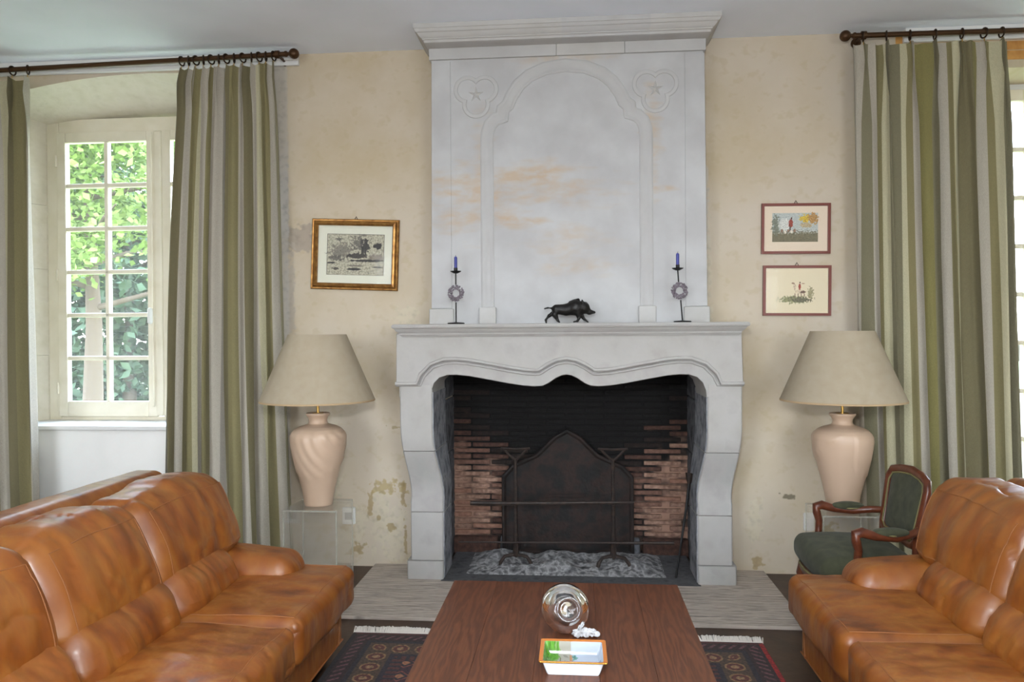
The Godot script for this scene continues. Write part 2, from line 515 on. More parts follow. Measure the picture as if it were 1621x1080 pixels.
func build_shell() -> void:
	var wt := wall_texture()
	var wm := mat(Color.WHITE, 0.95)
	wm.albedo_texture = wt
	M.wall = wm
	var rect := Rect2(-4.2, 0, 8.4, 2.9)
	var poly := PackedVector2Array([Vector2(-4.2, -0.1), Vector2(-3.45, -0.1)])
	for i in 17:
		var x := lerpf(-3.45, -1.70, i / 16.0)
		poly.append(Vector2(x, arch_y(x)))
	poly.append_array(PackedVector2Array([Vector2(-1.70, -0.1), Vector2(-0.70, -0.1), Vector2(-0.70, 1.2), Vector2(0.70, 1.2), Vector2(0.70, -0.1), Vector2(1.75, -0.1), Vector2(1.75, 2.66), Vector2(3.4, 2.66), Vector2(3.4, -0.1), Vector2(4.2, -0.1), Vector2(4.2, CEIL), Vector2(-4.2, CEIL)]))
	var m := Mb.new()
	m.extrude(poly, -0.5, 0.0, rect)
	var w := structure(part("wall_fireplace", m.mesh(20), wm), "ochre limewashed plaster wall with worn patches behind the fireplace")
	# side and rear walls with window openings, all with thickness
	for sx in [-1, 1]:
		m = Mb.new()
		m.box(Vector3(sx * 4.3, 1.385, 3.1), Vector3(0.2, 2.97, 7.2))
		structure(part("wall_left" if sx < 0 else "wall_right", m.mesh(20), mat(rgb(208, 198, 178), 0.95)))
	m = Mb.new()
	poly = PackedVector2Array([Vector2(-4.2, -0.1), Vector2(-2.9, -0.1), Vector2(-2.9, 2.5), Vector2(-1.3, 2.5), Vector2(-1.3, -0.1), Vector2(1.3, -0.1), Vector2(1.3, 2.5), Vector2(2.9, 2.5), Vector2(2.9, -0.1), Vector2(4.2, -0.1), Vector2(4.2, CEIL), Vector2(-4.2, CEIL)])
	m.extrude(poly, 6.5, 6.7)
	structure(part("wall_rear", m.mesh(20), mat(rgb(208, 198, 178), 0.95)))
	m = Mb.new()
	m.box(Vector3(0, -0.05, 3.1), Vector3(8.8, 0.1, 7.2))
	m.box(Vector3(0, -0.05, -0.25), Vector3(8.4, 0.1, 0.5))
	structure(part("floor", m.mesh(20), M.floor), "dark brown polished wooden floor")
	m = Mb.new()
	m.box(Vector3(0, CEIL + 0.06, 3.1), Vector3(8.8, 0.12, 7.2))
	m.box(Vector3(0, CEIL + 0.06, -0.25), Vector3(8.8, 0.12, 0.5))
	structure(part("ceiling", m.mesh(20), M.ceiling), "pale grey painted ceiling")
	# white fillets along the ceiling above the curtain rods
	for r in [[-4.2, -1.50, "trim_1"], [1.75, 4.2, "trim_2"]]:
		m = Mb.new()
		m.box(Vector3((r[0] + r[1]) / 2, CEIL - 0.022, 0.022), Vector3(r[1] - r[0], 0.044, 0.044), 0.004)
		m.box(Vector3((r[0] + r[1]) / 2, CEIL - 0.055, 0.012), Vector3(r[1] - r[0], 0.024, 0.024), 0.004)
		structure(part(r[2], m.mesh(30), M.trim), "narrow white moulding between wall and ceiling")
	# limed boards of the hearth strip, laid on the floor in front of the fireplace
	var hs := Node3D.new()
	hs.name = "hearth_boards"
	add_child(hs)
	tag(hs, "pale limed boards let into the floor in front of the fireplace", "hearth")
	var z := 0.0
	var k := 0
	while z < 0.69:
		var d := 0.0985
		m = Mb.new()
		m.box(Vector3(-0.03, 0.008, z + d / 2), Vector3(2.12, 0.016, d - 0.003), 0.002)
		part("board", uv_top(m, Vector3(-1.09, 0, z), Vector2(2.12, d)), M.slab[k % 3], hs)
		z += d
		k += 1

# gives every vertex uv from its x and z
func uv_top(m: Mb, o: Vector3, s: Vector2, ang := 30.0) -> ArrayMesh:
	for i in m.p.size():
		m.uv[i] = Vector2((m.p[i].x - o.x) / s.x, (m.p[i].z - o.z) / s.y)
	return m.mesh(ang)

# ------------------------------------------------------------------ windows
func casement(parent: Node, cx: float, x0: float, x1: float, y0: float, y1: float, z: float, cols: int, rows: int, hinge_left: bool, lean := 0.0) -> void:
	var leaf := Node3D.new()
	leaf.name = numbered("casement", parent)
	parent.add_child(leaf)
	leaf.position = Vector3(0, 0, z)
	var st := 0.058
	var top := 0.062
	var bot := 0.095
	var frame := Mb.new()
	frame.box(Vector3(x0 + st / 2, (y0 + y1) / 2, 0), Vector3(st, y1 - y0, 0.045), 0.005)
	frame.box(Vector3(x1 - st / 2, (y0 + y1) / 2, 0), Vector3(st, y1 - y0, 0.045), 0.005)
	frame.box(Vector3((x0 + x1) / 2, y1 - top / 2, 0), Vector3(x1 - x0 - 2 * st, top, 0.045), 0.005)
	frame.box(Vector3((x0 + x1) / 2, y0 + bot / 2, 0), Vector3(x1 - x0 - 2 * st, bot, 0.045), 0.005)
	part("sash", frame.mesh(30), M.paint, leaf)
	var ix0 := x0 + st
	var ix1 := x1 - st
	var iy0 := y0 + bot
	var iy1 := y1 - top
	var mw := 0.026
	for c in range(1, cols):
		var x := lerpf(ix0, ix1, float(c) / cols)
		part("glazing_bar", bx(Vector3(x, (iy0 + iy1) / 2, 0), Vector3(mw, iy1 - iy0, 0.04), 0.006), M.paint, leaf)
	for r in range(1, rows):
		var y := lerpf(iy0, iy1, float(r) / rows)
		part("glazing_bar", bx(Vector3((ix0 + ix1) / 2, y, 0.001), Vector3(ix1 - ix0, mw, 0.038), 0.006), M.paint, leaf)
	for c in cols:
		for r in rows:
			var a := Vector2(lerpf(ix0, ix1, float(c) / cols), lerpf(iy0, iy1, float(r) / rows))
			var b := Vector2(lerpf(ix0, ix1, float(c + 1) / cols), lerpf(iy0, iy1, float(r + 1) / rows))
			var pm := Mb.new()
			pm.box(Vector3((a.x + b.x) / 2, (a.y + b.y) / 2, 0.008), Vector3(b.x - a.x - mw * 0.7, b.y - a.y - mw * 0.7, 0.003))
			part("pane", pm.mesh(), M.glass, leaf)
	var hx := x0 if hinge_left else x1
	for t in [0.1, 0.5, 0.9]:
		var hm := Mb.new()
		hm.tube([Vector3(hx, lerpf(y0, y1, t) - 0.035, 0.028), Vector3(hx, lerpf(y0, y1, t) + 0.035, 0.028)], 0.007, 8)
		part("hinge", hm.mesh(), M.paint, leaf)

func build_windows() -> void:
	# left window: frame in the depth of the wall
	var w := Node3D.new()
	w.name = "window_1"
	add_child(w)
	structure(w, "cream painted casement window with small panes left of the fireplace")
	var z := -0.4
	var m := Mb.new()
	var X0 := -3.285
	var X1 := -1.85
	var Y0 := 0.745
	var Y1 := 2.66
	var fw := 0.085
	m.box(Vector3(X0 + fw / 2, (Y0 + Y1) / 2, z - 0.01), Vector3(fw, Y1 - Y0, 0.07), 0.006)
	m.box(Vector3(X1 - fw / 2, (Y0 + Y1) / 2, z - 0.01), Vector3(fw, Y1 - Y0, 0.07), 0.006)
	m.box(Vector3((X0 + X1) / 2, Y1 - 0.045, z - 0.01), Vector3(X1 - X0 - 2 * fw, 0.09, 0.07), 0.006)
	m.box(Vector3((X0 + X1) / 2, Y0 + 0.025, z - 0.01), Vector3(X1 - X0 - 2 * fw, 0.05, 0.07), 0.006)
	part("window_frame", m.mesh(30), M.paint, w)
	var mid := -2.535
	casement(w, mid, X0 + fw, mid - 0.02, Y0 + 0.05, Y1 - 0.09, z + 0.025, 2, 6, true)
	casement(w, mid, mid + 0.02, X1 - fw, Y0 + 0.05, Y1 - 0.09, z + 0.025, 2, 6, false)
	part("meeting_stile", bx(Vector3(mid, (Y0 + Y1) / 2 - 0.02, z + 0.035), Vector3(0.05, Y1 - Y0 - 0.15, 0.05), 0.012), M.paint, w)
	m = Mb.new()
	m.tube([Vector3(mid - 0.03, 0.86, z + 0.075), Vector3(mid - 0.03, 2.55, z + 0.075)], 0.006, 8)
	part("bolt_rod", m.mesh(), M.paint, w)
	m = Mb.new()
	m.rounded(Vector3(mid - 0.035, 1.42, z + 0.095), Vector3(0.028, 0.1, 0.03), 0.013, 3, 1)
	part("window_handle", m.mesh(), M.socket, w)
	# splayed stone reveals and the shallow arched soffit
	for s in [-1, 1]:
		m = Mb.new()
		var xo := -3.45 if s < 0 else -1.70
		var xi: float = X0 + 0.01 if s < 0 else X1 - 0.01
		# four stones, one over the other
		var ys := [0.72, 1.18, 1.72, 2.12, 2.72]
		for i in 4:
			m = Mb.new()
			var ya: float = ys[i] + 0.0008
			var yb: float = ys[i + 1] - 0.0008
			m.extrude(PackedVector2Array([Vector2(xo, 0.0), Vector2(xi, -0.5 + 0.14), Vector2(xi, -0.5), Vector2(xo - s * 0.001, -0.5)]) if s > 0 else PackedVector2Array([Vector2(xo, 0.0), Vector2(xo, -0.5), Vector2(xi, -0.5), Vector2(xi, -0.36)]), ya, yb, Rect2(0, 0, 1, 1), Transform3D(Basis(Vector3(1, 0, 0), Vector3(0, 0, 1), Vector3(0, 1, 0)), Vector3.ZERO))
			part("reveal_stone", m.mesh(20), M.reveal, w)
	var rows := []
	for j in 9:
		var t := j / 8.0
		var row := PackedVector3Array()
		for i in 25:
			var x := lerpf(-3.45, -1.70, i / 24.0)
			var yb := 2.665 - 0.05 * pow((x + 2.5) / 0.8, 2)
			row.append(Vector3(x, lerpf(arch_y(x), yb, smoothstep(0, 1, t) * 0.4 + t * 0.6), -0.47 * t))
		rows.append(row)
	m = Mb.new()
	m.sheet(rows)
	rows.reverse()
	var up := []
	for r in rows:
		var rr := PackedVector3Array()
		for q in r:
			rr.append(q + Vector3(0, 0.05, 0) if q.z < -0.001 else q)
		up.append(rr)
	m.sheet(up)
	part("soffit", m.mesh(50), M.reveal, w)
	# thin boards' marks across the soffit
	part("sill", bx(Vector3(-2.575, 0.760, -0.225), Vector3(1.74, 0.026, 0.35), 0.006), M.trim, w)
	part("apron_panel", bx(Vector3(-2.575, 0.373, -0.29), Vector3(1.74, 0.746, 0.40), 0.0), M.white, w)
	# right window: taller, under a pine lintel
	w = Node3D.new()
	w.name = "window_2"
	add_child(w)
	structure(w, "white glazed window at the right edge beyond the striped curtain")
	z = -0.32
	m = Mb.new()
	X0 = 1.78; X1 = 3.38; Y0 = 0.0; Y1 = 2.70
	fw = 0.07
	m.box(Vector3(X0 + fw / 2, (Y0 + Y1) / 2, z), Vector3(fw, Y1 - Y0, 0.07), 0.006)
	m.box(Vector3(X1 - fw / 2, (Y0 + Y1) / 2, z), Vector3(fw, Y1 - Y0, 0.07), 0.006)
	m.box(Vector3((X0 + X1) / 2, Y1 - 0.035, z), Vector3(X1 - X0 - 2 * fw, 0.07, 0.07), 0.006)
	m.box(Vector3((X0 + X1) / 2, Y0 + 0.03, z), Vector3(X1 - X0 - 2 * fw, 0.06, 0.07), 0.006)
	part("window_frame", m.mesh(30), M.trim, w)
	casement(w, 2.58, X0 + fw, 2.57, Y0 + 0.06, Y1 - 0.07, z + 0.02, 2, 9, true)
	casement(w, 2.58, 2.59, X1 - fw, Y0 + 0.06, Y1 - 0.07, z + 0.02, 2, 9, false)
	for i in 3:
		part("lintel_board", bx(Vector3(2.575, 2.725 - 0.0 + i * 0.05, -0.02 - i * 0.002), Vector3(1.72, 0.047, 0.05), 0.004), M.beam, w)
	# rear windows (behind the camera): daylight comes in here
	for s in [-1, 1]:
		w = Node3D.new()
		w.name = "window_3" if s < 0 else "window_4"
		add_child(w)
		structure(w, "tall window in the wall behind the camera")
		var c: float = s * 2.1
		m = Mb.new()
		for dx in [-0.76, 0.0, 0.76]:
			m.box(Vector3(c + dx, 1.25, 6.6), Vector3(0.08, 2.5, 0.06), 0.006)
		for y in [0.04, 0.6, 1.1, 1.6, 2.1, 2.46]:
			m.box(Vector3(c, y, 6.6), Vector3(1.6, 0.05, 0.05), 0.006)
		part("window_frame", m.mesh(30), M.trim, w)
		for dx in [-0.38, 0.38]:
			for ys in [[0.04, 0.6], [0.6, 1.1], [1.1, 1.6], [1.6, 2.1], [2.1, 2.46]]:
				part("pane", bx(Vector3(c + dx, (ys[0] + ys[1]) / 2, 6.6), Vector3(0.70, ys[1] - ys[0] - 0.03, 0.003), 0.0), M.glass, w)

# ------------------------------------------------------------------ fireplace
var ARCH := [Vector2(-0.690, 0.975), Vector2(-0.686, 1.010), Vector2(-0.672, 1.047), Vector2(-0.645, 1.074), Vector2(-0.605, 1.087), Vector2(-0.56, 1.088), Vector2(-0.50, 1.082), Vector2(-0.40, 1.064), Vector2(-0.30, 1.045), Vector2(-0.22, 1.033), Vector2(-0.165, 1.029), Vector2(-0.125, 1.032), Vector2(-0.095, 1.046), Vector2(-0.06, 1.070), Vector2(-0.03, 1.084), Vector2(-0.004, 1.088)]

func arch_full() -> Array:
	var l := []
	for q in ARCH:
		l.append(q)
	for i in range(ARCH.size() - 2, -1, -1):
		l.append(Vector2(-0.012 - ARCH[i].x - 0.004 + 0.004, ARCH[i].y))
	return l

func jamb_front(y: float) -> float:
	# side profile of the console jambs: full above, swept back below
	if y > 0.80: return 0.37
	if y > 0.44:
		var t := (y - 0.44) / 0.36
		return lerpf(0.245, 0.37, 0.5 - 0.5 * cos(PI * t))
	return 0.245

func jamb_out(y: float) -> float:
	if y > 0.86: return 0.850
	if y > 0.44:
		var t := (y - 0.44) / 0.42
		return lerpf(0.822, 0.850, 0.5 - 0.5 * cos(PI * t))
	return 0.826

func jamb_in(y: float) -> float:
	if y > 0.8: return 0.684
	if y > 0.44:
		var t := (y - 0.44) / 0.36
		return lerpf(0.652, 0.684, 0.5 - 0.5 * cos(PI * t))
	return 0.654

func build_fireplace() -> void:
	var fp := thing("fireplace", "white carved limestone fireplace with tall chimney hood and curved lintel", "fireplace", Vector3(-0.008, 0, 0))
	# jambs, three stones each
	for s in [-1.0, 1.0]:
		var stones := [[0.0165, 0.112], [0.112, 0.365], [0.365, 0.70], [0.70, 1.04]]
		for k in 4:
			var rows := []
			var m := Mb.new()
			var y0: float = stones[k][0] + (0.0015 if k > 0 else 0.0)
			var y1: float = stones[k][1] - 0.0015
			var steps := 1 if k < 2 else 12
			for i in steps + 1:
				var y := lerpf(y0, y1, float(i) / steps)
				var xo := jamb_out(y)
				var xi := jamb_in(y)
				var zf := jamb_front(y)
				if k == 0:
					xo += 0.018; xi -= 0.0; zf += 0.012
				var b := 0.006
				var row := PackedVector3Array()
				for q in [Vector2(xi, 0.0), Vector2(xi, zf - b), Vector2(xi + b, zf), Vector2(xo - b, zf), Vector2(xo, zf - b), Vector2(xo, 0.0)]:
					row.append(Vector3(s * q.x, y, q.y))
				rows.append(row)
			m.sheet(rows, true, s < 0)
			var bot: PackedVector3Array = rows[0]
			var top: PackedVector3Array = rows[rows.size() - 1]
			for e in [bot, top]:
				for i in range(1, 5):
					m.tri(e[0], e[i], e[i + 1])
			part("jamb_stone", m.mesh(35), M.stone if k % 2 == 0 else M.stone_b, fp)
	# sooted inner faces of the jambs
	for s in [-1.0, 1.0]:
		for k in 3:
			var lo: float = [0.02, 0.368, 0.703][k]
			var hi: float = [0.362, 0.697, 1.0][k]
			var rows := []
			for i in 9:
				var y := lerpf(lo, hi, i / 8.0)
				var row := PackedVector3Array()
				var xi := jamb_in(y)
				for q in [Vector2(xi + 0.004, 0.0), Vector2(xi - 0.005, 0.0), Vector2(xi - 0.005, jamb_front(y) - 0.012), Vector2(xi + 0.004, jamb_front(y) - 0.012)]:
					row.append(Vector3(s * q.x, y, q.y))
				rows.append(row)
			var lm := Mb.new()
			lm.sheet(rows, true, s > 0)
			part("jamb_lining", lm.mesh(35), M.soot_pale, fp)
	# lintel: lower band, raised upper face, moulding between
	var arch := arch_full()
	var off := func(d: float) -> Array:
		var o := []
		for i in arch.size():
			var a: Vector2 = arch[maxi(0, i - 1)]
			var b: Vector2 = arch[mini(arch.size() - 1, i + 1)]
			var t := (b - a).normalized()
			o.append(arch[i] + Vector2(-t.y, t.x) * d)
		return o
	var band := PackedVector2Array()
	band.append(Vector2(-0.853, 0.975))
	for q in arch:
		band.append(q)
	band.append(Vector2(0.837, 0.975))
	band.append(Vector2(0.841, 1.10))
	var up1: Array = off.call(0.085)
	band.append(Vector2(0.841, 1.25))
	band.append(Vector2(-0.857, 1.25))
	var m2 := Mb.new()
	m2.extrude(band, 0.05, 0.368, Rect2(-1, 0, 2, 2), Transform3D.IDENTITY, 0.006)
	# trim the uprights of the band so that they end on the jambs
	part("lintel_band", m2.mesh(30), M.stone, fp)
	var face := PackedVector2Array()
	face.append(Vector2(-0.868, 1.048))
	var first := true
	for q in up1:
		if q.y > 1.05 and q.x > -0.775 and q.x < 0.767:
			if first:
				face.append(Vector2(q.x - 0.012, 1.048))
				first = false
			face.append(q)
	face.append(Vector2(face[face.size() - 1].x + 0.012, 1.048))
	face.append(Vector2(0.856, 1.048))
	face.append(Vector2(0.852, 1.07))
	face.append(Vector2(0.846, 1.30))
	face.append(Vector2(-0.862, 1.30))
	face.append(Vector2(-0.864, 1.07))
	var m3 := Mb.new()
	m3.extrude(face, 0.05, 0.384, Rect2(-1, 0, 2, 2), Transform3D.IDENTITY, 0.005)
	part("lintel", m3.mesh(30), M.stone_b, fp)
	# roll moulding following the arch, dying into small ledges over the jambs
	for rr in [[0.083, 0.009, 0.385], [0.062, 0.0065, 0.371]]:
		var path := []
		var o: Array = off.call(rr[0])
		path.append(Vector3(-0.868, 1.046 - (0.085 - rr[0]) * 0.4, rr[2]))
		for q in o:
			if q.y > 1.055 and q.x > -0.77 and q.x < 0.765:
				path.append(Vector3(q.x, q.y, rr[2]))
		path.insert(1, Vector3(path[1].x - 0.018, path[0].y, rr[2]))
		var l: Vector3 = path[path.size() - 1]
		path.append(Vector3(l.x + 0.018, path[0].y, rr[2]))
		path.append(Vector3(0.856, path[0].y, rr[2]))
		var mm := Mb.new()
		mm.tube(path, rr[1], 8)
		part("arch_moulding", mm.mesh(50), M.stone, fp)
	# shelf with its moulded edge: profile of (outset, y)
	var prof := [Vector2(0.0, 1.282), Vector2(0.006, 1.290), Vector2(0.010, 1.293), Vector2(0.012, 1.300), Vector2(0.022, 1.308), Vector2(0.030, 1.318), Vector2(0.032, 1.322), Vector2(0.040, 1.325), Vector2(0.044, 1.333), Vector2(0.040, 1.342), Vector2(0.034, 1.345)]
	part("mantel_shelf", moulded(prof, -0.832, 0.832, 0.05, 0.392), M.stone, fp)
	# hood
	var hm := mat(Color.WHITE, 0.92)
	hm.albedo_texture = hood_texture()
	var hx0 := -0.704
	var hx1 := 0.703
	var hz := 0.21
	var hood := PackedVector2Array([Vector2(hx0 - 0.008, 1.345), Vector2(hx1 + 0.010, 1.345), Vector2(hx1 - 0.008, 2.87), Vector2(hx0 + 0.0, 2.87)])
	m3 = Mb.new()
	m3.extrude(hood, 0.0, hz, Rect2(-0.75, 1.3, 1.5, 1.6))
	part("hood", m3.mesh(20), hm, fp)
	# corner strips a little proud, plinths at their feet
	for s in [-1.0, 1.0]:
		var xe := hx0 if s < 0 else hx1
		m3 = Mb.new()
		m3.extrude(PackedVector2Array([Vector2(xe - s * 0.012 * 0.0 + s * 0.009, 1.43), Vector2(xe + s * -0.0, 2.72), Vector2(xe - s * 0.100, 2.72), Vector2(xe - s * 0.100, 1.43)]), hz - 0.01, hz + 0.0035, Rect2(-0.75, 1.3, 1.5, 1.6), Transform3D.IDENTITY, 0.003)
		part("corner_strip", m3.mesh(30), hm, fp)
		m3 = Mb.new()
		m3.box(Vector3(xe - s * 0.045, 1.386, hz / 2 + 0.008), Vector3(0.13, 0.084, hz + 0.016), 0.006)
		part("strip_plinth", m3.mesh(30), M.hood_stone_b, fp)
	# framed panel with a shouldered arch: swept moulding of two beads
	var half := [Vector2(-0.415, 1.43), Vector2(-0.415, 2.30), Vector2(-0.412, 2.345), Vector2(-0.398, 2.385), Vector2(-0.372, 2.412), Vector2(-0.335, 2.425), Vector2(-0.330, 2.465), Vector2(-0.305, 2.485), Vector2(-0.285, 2.53), Vector2(-0.245, 2.59), Vector2(-0.19, 2.635), Vector2(-0.11, 2.668), Vector2(-0.004, 2.682)]
	var full := half.duplicate()
	for i in range(half.size() - 2, -1, -1):
		full.append(Vector2(-0.008 - half[i].x, half[i].y))
	var prof2 := [Vector2(-0.036, -0.002), Vector2(-0.033, 0.004), Vector2(-0.026, 0.007), Vector2(-0.018, 0.005), Vector2(-0.012, 0.0025), Vector2(0.006, 0.0025), Vector2(0.014, 0.006), Vector2(0.023, 0.008), Vector2(0.031, 0.005), Vector2(0.036, -0.002)]
	m3 = Mb.new()
	m3.sheet(sweep2(full, prof2, hz), false, true)
	part("panel_moulding", m3.mesh(35), M.hood_stone, fp)
	for s in [-1.0, 1.0]:
		m3 = Mb.new()
		m3.box(Vector3(-0.004 + s * 0.411, 1.39, hz + 0.012), Vector3(0.088, 0.088, 0.03), 0.006)
		part("panel_plinth", m3.mesh(30), M.hood_stone_b, fp)
		# trefoil with a carved star
		var tc := Vector2(-0.470 if s < 0 else 0.455, 2.545)
		var ring := []
		for i in 73:
			var a := PI / 2 + TAU * i / 72.0
			var best := 0.0
			for k in 3:
				var ca := -PI / 2 + TAU * k / 3.0
				var d := Vector2(cos(ca), sin(ca)) * 0.052
				# distance to the far side of that lobe along the ray
				var dir := Vector2(cos(a), sin(a))
				var bq := dir.dot(d)
				var disc := bq * bq - d.length_squared() + 0.062 * 0.062
				if disc > 0.0: best = maxf(best, bq + sqrt(disc))
			ring.append(tc + Vector2(cos(a), sin(a)) * best)
		m3 = Mb.new()
		m3.sheet(sweep2(ring, [Vector2(-0.012, -0.002), Vector2(-0.009, 0.004), Vector2(0.0, 0.006), Vector2(0.009, 0.004), Vector2(0.012, -0.002)], hz), false, true)
		part("trefoil", m3.mesh(50), M.hood_stone, fp)
		m3 = Mb.new()
		for i in 5:
			var a := PI / 2 + TAU * i / 5.0
			var tip := tc + Vector2(cos(a), sin(a)) * 0.043
			var l := tc + Vector2(cos(a + 0.628), sin(a + 0.628)) * 0.014
			var r := tc + Vector2(cos(a - 0.628), sin(a - 0.628)) * 0.014
			var c3 := Vector3(tc.x, tc.y, hz + 0.012)
			m3.tri(c3, Vector3(tip.x, tip.y, hz + 0.002), Vector3(r.x, r.y, hz + 0.001))
			m3.tri(c3, Vector3(l.x, l.y, hz + 0.001), Vector3(tip.x, tip.y, hz + 0.002))
		part("star", m3.mesh(5), M.hood_stone_b, fp)
	# frieze and cornice, each of several stones
	var fr := [[hx0 - 0.012, -0.05], [-0.05, 0.30], [0.30, hx1 + 0.006]]
	for k in 3:
		m3 = Mb.new()
		m3.box(Vector3((fr[k][0] + fr[k][1]) / 2, 2.760, (hz + 0.014) / 2), Vector3(fr[k][1] - fr[k][0] - 0.0005, 0.062, hz + 0.014), 0.004)
		part("frieze_stone", m3.mesh(30), [M.hood_stone, M.hood_stone_b, M.hood_stone][k], fp)
	var cp := [Vector2(0.004, 2.787), Vector2(0.016, 2.789), Vector2(0.018, 2.800), Vector2(0.025, 2.802), Vector2(0.026, 2.807), Vector2(0.032, 2.810), Vector2(0.040, 2.818), Vector2(0.046, 2.826), Vector2(0.047, 2.829), Vector2(0.053, 2.831), Vector2(0.058, 2.838), Vector2(0.060, 2.845), Vector2(0.064, 2.847), Vector2(0.064, 2.8695)]
	var cuts := [hx0 - 0.004, -0.02, 0.42, hx1 - 0.002]
	for k in 3:
		part("cornice_stone", moulded(cp, cuts[k], cuts[k + 1], 0.0, hz + 0.078, k == 0, k == 2), [M.hood_stone_b, M.hood_stone, M.hood_stone_b][k], fp)
	# firebox: sides, flue, brick back, hearth floor
	var fb := Mb.new()
	for s in [-1.0, 1.0]:
		for k in 4:
			var ys := [0.0, 0.30, 0.62, 0.93, 1.3]
			var sm := Mb.new()
			sm.box(Vector3(s * 0.745, (ys[k] + ys[k + 1]) / 2, -0.165), Vector3(0.13, ys[k + 1] - ys[k] - 0.008, 0.326), 0.006)
			part("firebox_stone", sm.mesh(30), M.soot_stone, fp)
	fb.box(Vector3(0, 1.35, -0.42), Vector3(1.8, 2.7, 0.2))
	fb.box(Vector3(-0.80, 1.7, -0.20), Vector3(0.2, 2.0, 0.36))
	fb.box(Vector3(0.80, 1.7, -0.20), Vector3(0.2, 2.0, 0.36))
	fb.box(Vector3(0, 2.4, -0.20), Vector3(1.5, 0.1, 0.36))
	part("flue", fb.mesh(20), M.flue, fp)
	var bm0 := Mb.new()
	bm0.box(Vector3(0, 0.575, -0.306), Vector3(1.37, 1.15, 0.02))
	for i in bm0.p.size():
		bm0.uv[i] = Vector2((bm0.p[i].x + 0.7) / 1.4, 1.0 - bm0.p[i].y / 1.15)
	var mn := noise(0.03, 311, 4)
	var mort := mat(Color.WHITE, 1.0)
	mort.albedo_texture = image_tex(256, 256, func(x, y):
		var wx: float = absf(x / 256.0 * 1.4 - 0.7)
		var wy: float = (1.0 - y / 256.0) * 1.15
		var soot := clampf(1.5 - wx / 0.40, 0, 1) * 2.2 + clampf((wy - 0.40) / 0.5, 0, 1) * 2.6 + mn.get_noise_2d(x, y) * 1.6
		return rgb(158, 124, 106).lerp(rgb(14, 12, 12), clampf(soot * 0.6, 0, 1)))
	part("firebox_back", bm0.mesh(20), mort, fp)
	var rg := RandomNumberGenerator.new()
	rg.seed = 7
	var bw := 0.222
	var bh := 0.0315
	var variants := []
	for k in 4:
		var bm := Mb.new()
		bm.box(Vector3.ZERO, Vector3([0.212, 0.214, 0.209, 0.103][k], 0.0235 + 0.001 * (k % 2), 0.02), 0.004)
		variants.append(bm.mesh(30))
	for r in 29:
		var y := 0.128 + r * 0.0343
		var x := -0.684 + (0.111 if r % 2 == 0 else 0.0)
		while x < 0.70:
			var is_half := absf(x) > 0.64
			var px := x if not is_half else signf(x) * 0.630
			# soot lies thick behind the grate and up the middle; the flanks near the floor stay bare brick
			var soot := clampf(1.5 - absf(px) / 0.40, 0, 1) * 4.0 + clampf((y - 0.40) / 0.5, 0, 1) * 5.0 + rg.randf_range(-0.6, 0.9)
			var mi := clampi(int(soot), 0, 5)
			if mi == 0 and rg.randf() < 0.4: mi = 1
			var bo := part("brick", variants[3 if is_half else rg.randi() % 3], M.bricks[mi], fp, Vector3(px, y, -0.292 + rg.randf_range(-0.003, 0.003)))
			bo.rotation.z = rg.randf_range(-0.012, 0.012)
			x += bw
	# a low course of bigger blocks under the bricks
	for i in 5:
		var sm2 := Mb.new()
		sm2.box(Vector3(-0.55 + i * 0.275, 0.055, -0.275), Vector3(0.262, 0.105, 0.05), 0.012)
		part("back_block", sm2.mesh(30), M.soot_stone if i % 4 else M.bricks[3], fp)
	part("firebox_floor", bx(Vector3(0, 0.008, -0.02), Vector3(1.33, 0.018, 0.60), 0.003), M.hearth, fp)
	build_fire_things()

# straight moulding with mitred returns at its ends; profile of (outset, y)
func moulded(prof: Array, x0: float, x1: float, zb: float, zf: float, left := true, right := true) -> ArrayMesh:
	var rows := []
	for q in prof:
		var a: float = x0 - (q.x if left else 0.0)
		var b: float = x1 + (q.x if right else 0.0)
		rows.append(PackedVector3Array([Vector3(a, q.y, zb), Vector3(a, q.y, zf + q.x), Vector3(b, q.y, zf + q.x), Vector3(b, q.y, zb)]))
	var m := Mb.new()
	m.sheet(rows, true)
	var t: PackedVector3Array = rows[rows.size() - 1]
	m.quad(t[0], t[3], t[2], t[1])
	t = rows[0]
	m.quad(t[0], t[1], t[2], t[3])
	return m.mesh(25)

# profile of (across, out) swept along a 2D path that lies in the plane z
func sweep2(path: Array, prof: Array, z: float) -> Array:
	var rows := []
	var n := path.size()
	var closed: bool = path[0].distance_to(path[n - 1]) < 1e-5
	for i in n:
		var a: Vector2 = path[i] - path[(i - 1 if i > 0 else (n - 2 if closed else 0))]
		var b: Vector2 = path[(i + 1 if i < n - 1 else (1 if closed else n - 1))] - path[i]
		if a.length() < 1e-6: a = b
		if b.length() < 1e-6: b = a
		var na := Vector2(-a.y, a.x).normalized()
		var nb := Vector2(-b.y, b.x).normalized()
		var m := (na + nb).normalized()
		m /= maxf(0.5, m.dot(na))
		var row := PackedVector3Array()
		for q in prof:
			row.append(Vector3(path[i].x + m.x * q.x, path[i].y + m.y * q.x, z + q.y))
		rows.append(row)
	return rows

